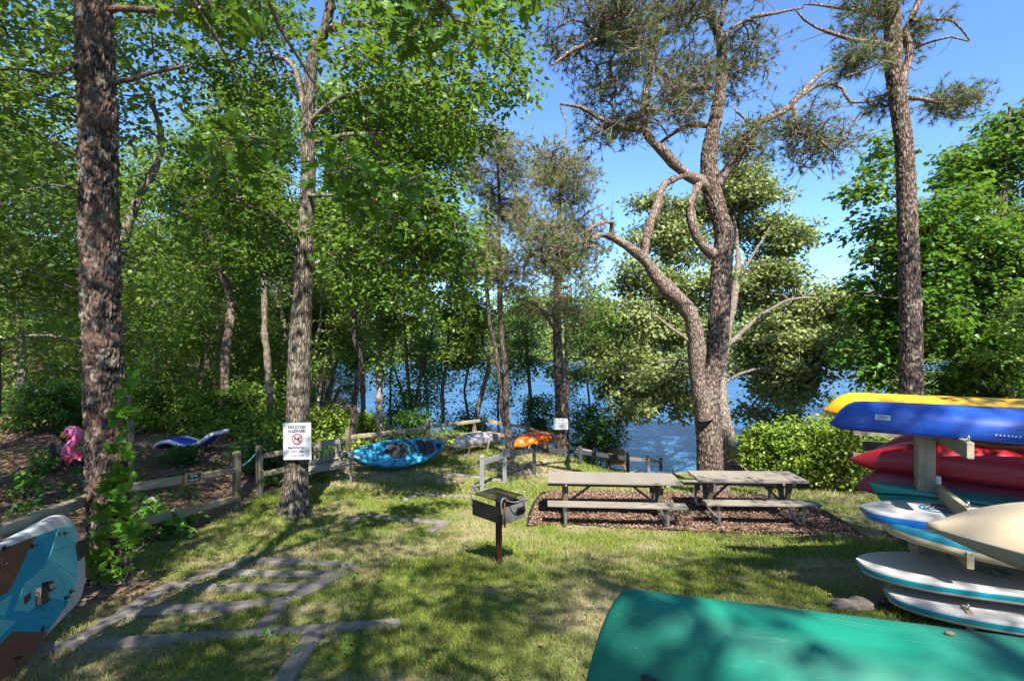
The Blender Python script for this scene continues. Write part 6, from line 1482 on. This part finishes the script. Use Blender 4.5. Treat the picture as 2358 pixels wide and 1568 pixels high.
rg = np.random.RandomState(77); mb = MB(); n = 26; r0 = [.24*(1+.18*math.sin(3*i)+.2*(rg.rand()-.5)) for i in range(n)]; hh = [.16+.34*abs(math.sin(i*.9))*rg.rand()+(.25 if 13 < i < 20 else 0) for i in range(n)]
ringo = []
for z0, k in ((-.1, 1.25), (.06, 1.05), (1, .92)): ringo.append([(1.5*r0[i]*k*math.cos(2*PI*i/n), r0[i]*k*math.sin(2*PI*i/n), z0 if z0 < .5 else hh[i]) for i in range(n)])
ringo.append([(1.5*r0[i]*.6*math.cos(2*PI*i/n), r0[i]*.6*math.sin(2*PI*i/n), hh[i]*.5) for i in range(n)]); ringo.append([(1.5*.02*math.cos(2*PI*i/n), .02*math.sin(2*PI*i/n), .06) for i in range(n)])
mb.loft(ringo, smooth=False); mb.build('stump_wood', M['bark_dark'], t)
for i, (x_, y_, h_, l_) in enumerate([(.34, .0, .55, .10), (.46, -.05, .40, .2), (-.2, -.05, .36, -.05)]): MB().tube([(x_, y_, -.05), (x_+l_*.4, y_, h_*.6), (x_+l_, y_, h_)], [.07, .05, .012], 6).build('splinter', M['bark_dark'], t)
for i, (q, s_) in enumerate([((1945, 1404), .10), ((1985, 1402), .11), ((2022, 1386), .06)]):
    g = G(*q); rr = random.Random(i); mb = MB(); rings = []
    for j in range(7):
        a = -PI/2+PI*j/6; rings.append([(g.x+s_*1.3*math.cos(a)*math.cos(b)*rr.uniform(.85, 1.1), g.y+s_*math.cos(a)*math.sin(b)*rr.uniform(.85, 1.1), g.z+s_*.3+s_*.62*math.sin(a)) for b in [2*PI*k/10 for k in range(10)]])
    mb.loft(rings, smooth=False); tag(mb.build('rock', M['rock'], None), ('pinkish rock at the rack foot, left of two others', 'pinkish rock right of the first at the green canoe edge', 'smallest upright rock behind the other two by the lowest board')[i], 'rock')
rt = spline([G(2020, 1396)+Vector((0, 0, .01)), G(2070, 1402)+Vector((0, 0, .03)), G(2120, 1412)+Vector((0, 0, .0))], 5)
tag(MB().tube(rt, [.05, .055, .06, .06, .055, .05, .045, .04, .035, .03, .02], 8).build('tree_root', M['bark_pine_far'], None), 'bare root surfacing beside the rocks under the lowest board', 'root')

# creeper on the big pine
rg = np.random.RandomState(55)
def leaf5(seed):
    r = np.random.RandomState(seed); k = 5; a = np.linspace(-1.9, 1.9, k)+r.randn(k)*.12; s = np.array([.62, .9, 1.0, .9, .62])*.115*(1+.15*r.randn(k))
    fw = np.stack([np.sin(a), np.cos(a), r.randn(k)*.15-.12], -1); nr = np.array([0, 0, 1.])+r.randn(k, 3)*.22
    tpl = (np.array([(0, 0, 0), (.22, .25, .05), (.30, .55, .05), (.14, .85, -.02), (0, 1.06, -.08), (-.14, .85, -.02), (-.30, .55, .05), (-.22, .25, .05), (0, .3, -.02), (0, .7, -.04)]), [[0, 1, 8], [1, 2, 8], [2, 9, 8], [2, 3, 9], [3, 4, 9], [4, 5, 9], [5, 6, 9], [6, 8, 9], [6, 7, 8], [7, 0, 8]])
    v, f = leaf_arrays(np.zeros((k, 3)), nr, fw, s, tpl); return np_mesh('leaf', v, [f], M['leaf_vine'])
LV = [leaf5(i) for i in range(5)]
vb = G(262, 1335); t = thing('creeper', 'five-leaved green creeper climbing the foot of the big pine', 'creeper', vb)
vine = [(262, 1330), (280, 1260), (270, 1200), (290, 1130), (283, 1060), (290, 1000), (288, 940), (296, 880), (300, 862)]
stem = [W(a, b, 5.55)-vb for a, b in vine]
tube('stem', M['bark_dark'], t, spline(stem, 4), .007, 6)
tube('stem', M['bark_dark'], t, spline([W(a, b, 5.5)-vb for a, b in ((225, 1330), (240, 1270), (215, 1220), (240, 1160), (250, 1090))], 4), .006, 6)
spots_ = []
for i in range(120):
    yv = 862+478*rg.rand()**.62; k = (yv-862)/478
    c = 290-25*k; w = 12+58*k**1.3
    spots_.append((c+rg.uniform(-w, w*.75), yv))
spots_ += [(303, 868), (318, 858), (295, 880), (308, 880)]
for a, b in spots_:
    o = link('leaf', LV[rg.randint(5)], t); o.location = W(a, b, 5.40+.12*rg.rand())-vb
    o.rotation_euler = (1.0+.5*rg.randn()*.6, .4*rg.randn(), PI+rg.uniform(-1.2, 1.2)); s = .75+.65*rg.rand(); o.scale = (s, s, s)

# clapboard house among the trees, and a white house across the lake
def house(label, x, y, z, rz, w, d, h, boards, win, mat):
    t = thing('house', label, 'house', (x, y, z)); t.rotation_euler = (0, 0, rz)
    wl_ = MB().beam((-w/2, 0, h/2), (w/2, 0, h/2), d, h, bev=.01).build('wall', mat, t)
    for i in range(boards):
        zz = (i+.5)*h/boards; MB().beam((-w/2, -d/2-.012, zz), (w/2, -d/2-.012, zz), .03, h/boards*.94, up=(0, -.18, 1), bev=.004).build('clapboard', mat, wl_)
    rf = MB(); rf.add([(-w/2-.3, -d/2-.4, h-.1), (w/2+.3, -d/2-.4, h-.1), (w/2+.3, 0, h+d*.36), (-w/2-.3, 0, h+d*.36), (-w/2-.3, d/2+.4, h-.1), (w/2+.3, d/2+.4, h-.1)], [[0, 1, 2, 3], [3, 2, 5, 4], [0, 3, 4], [1, 5, 2], [0, 4, 5, 1]]); rf.build('roof', M['roof'], t)
    for x0, z0, ww, hh in win:
        f = MB(); 
        for a, b in (((-ww/2, -hh/2), (ww/2, -hh/2)), ((-ww/2, hh/2), (ww/2, hh/2)), ((-ww/2, -hh/2), (-ww/2, hh/2)), ((ww/2, -hh/2), (ww/2, hh/2)), ((0, -hh/2), (0, hh/2))): f.beam((x0+a[0], -d/2-.05, z0+a[1]), (x0+b[0], -d/2-.05, z0+b[1]), .07, .10, up=(0, -1, 0))
        fo = f.build('window', M['trim'], t); MB().beam((x0-ww/2, -d/2-.035, z0), (x0+ww/2, -d/2-.035, z0), .02, hh).build('pane', M['glass'], fo)
    return t
hx = W(120, 690, 34); house('grey clapboard house glimpsed through the trees at the far left', hx.x-1, 36.0, gz(hx.x, 36)-.2, math.radians(42), 10, 7, 4.2, 20, [(1.6, 2.0, 1.0, 1.4), (-2.2, 2.0, 1.0, 1.4)], M['siding'])
hx = W(1897, 800, 138); house('white house across the lake glimpsed past the pale oak', hx.x, 146, -1.4, -.2, 13, 9, 6, 10, [(-3, 2.2, 1.6, 1.8), (0, 2.2, 1.6, 1.8), (3, 2.2, 1.6, 1.8)], M['k_white'])
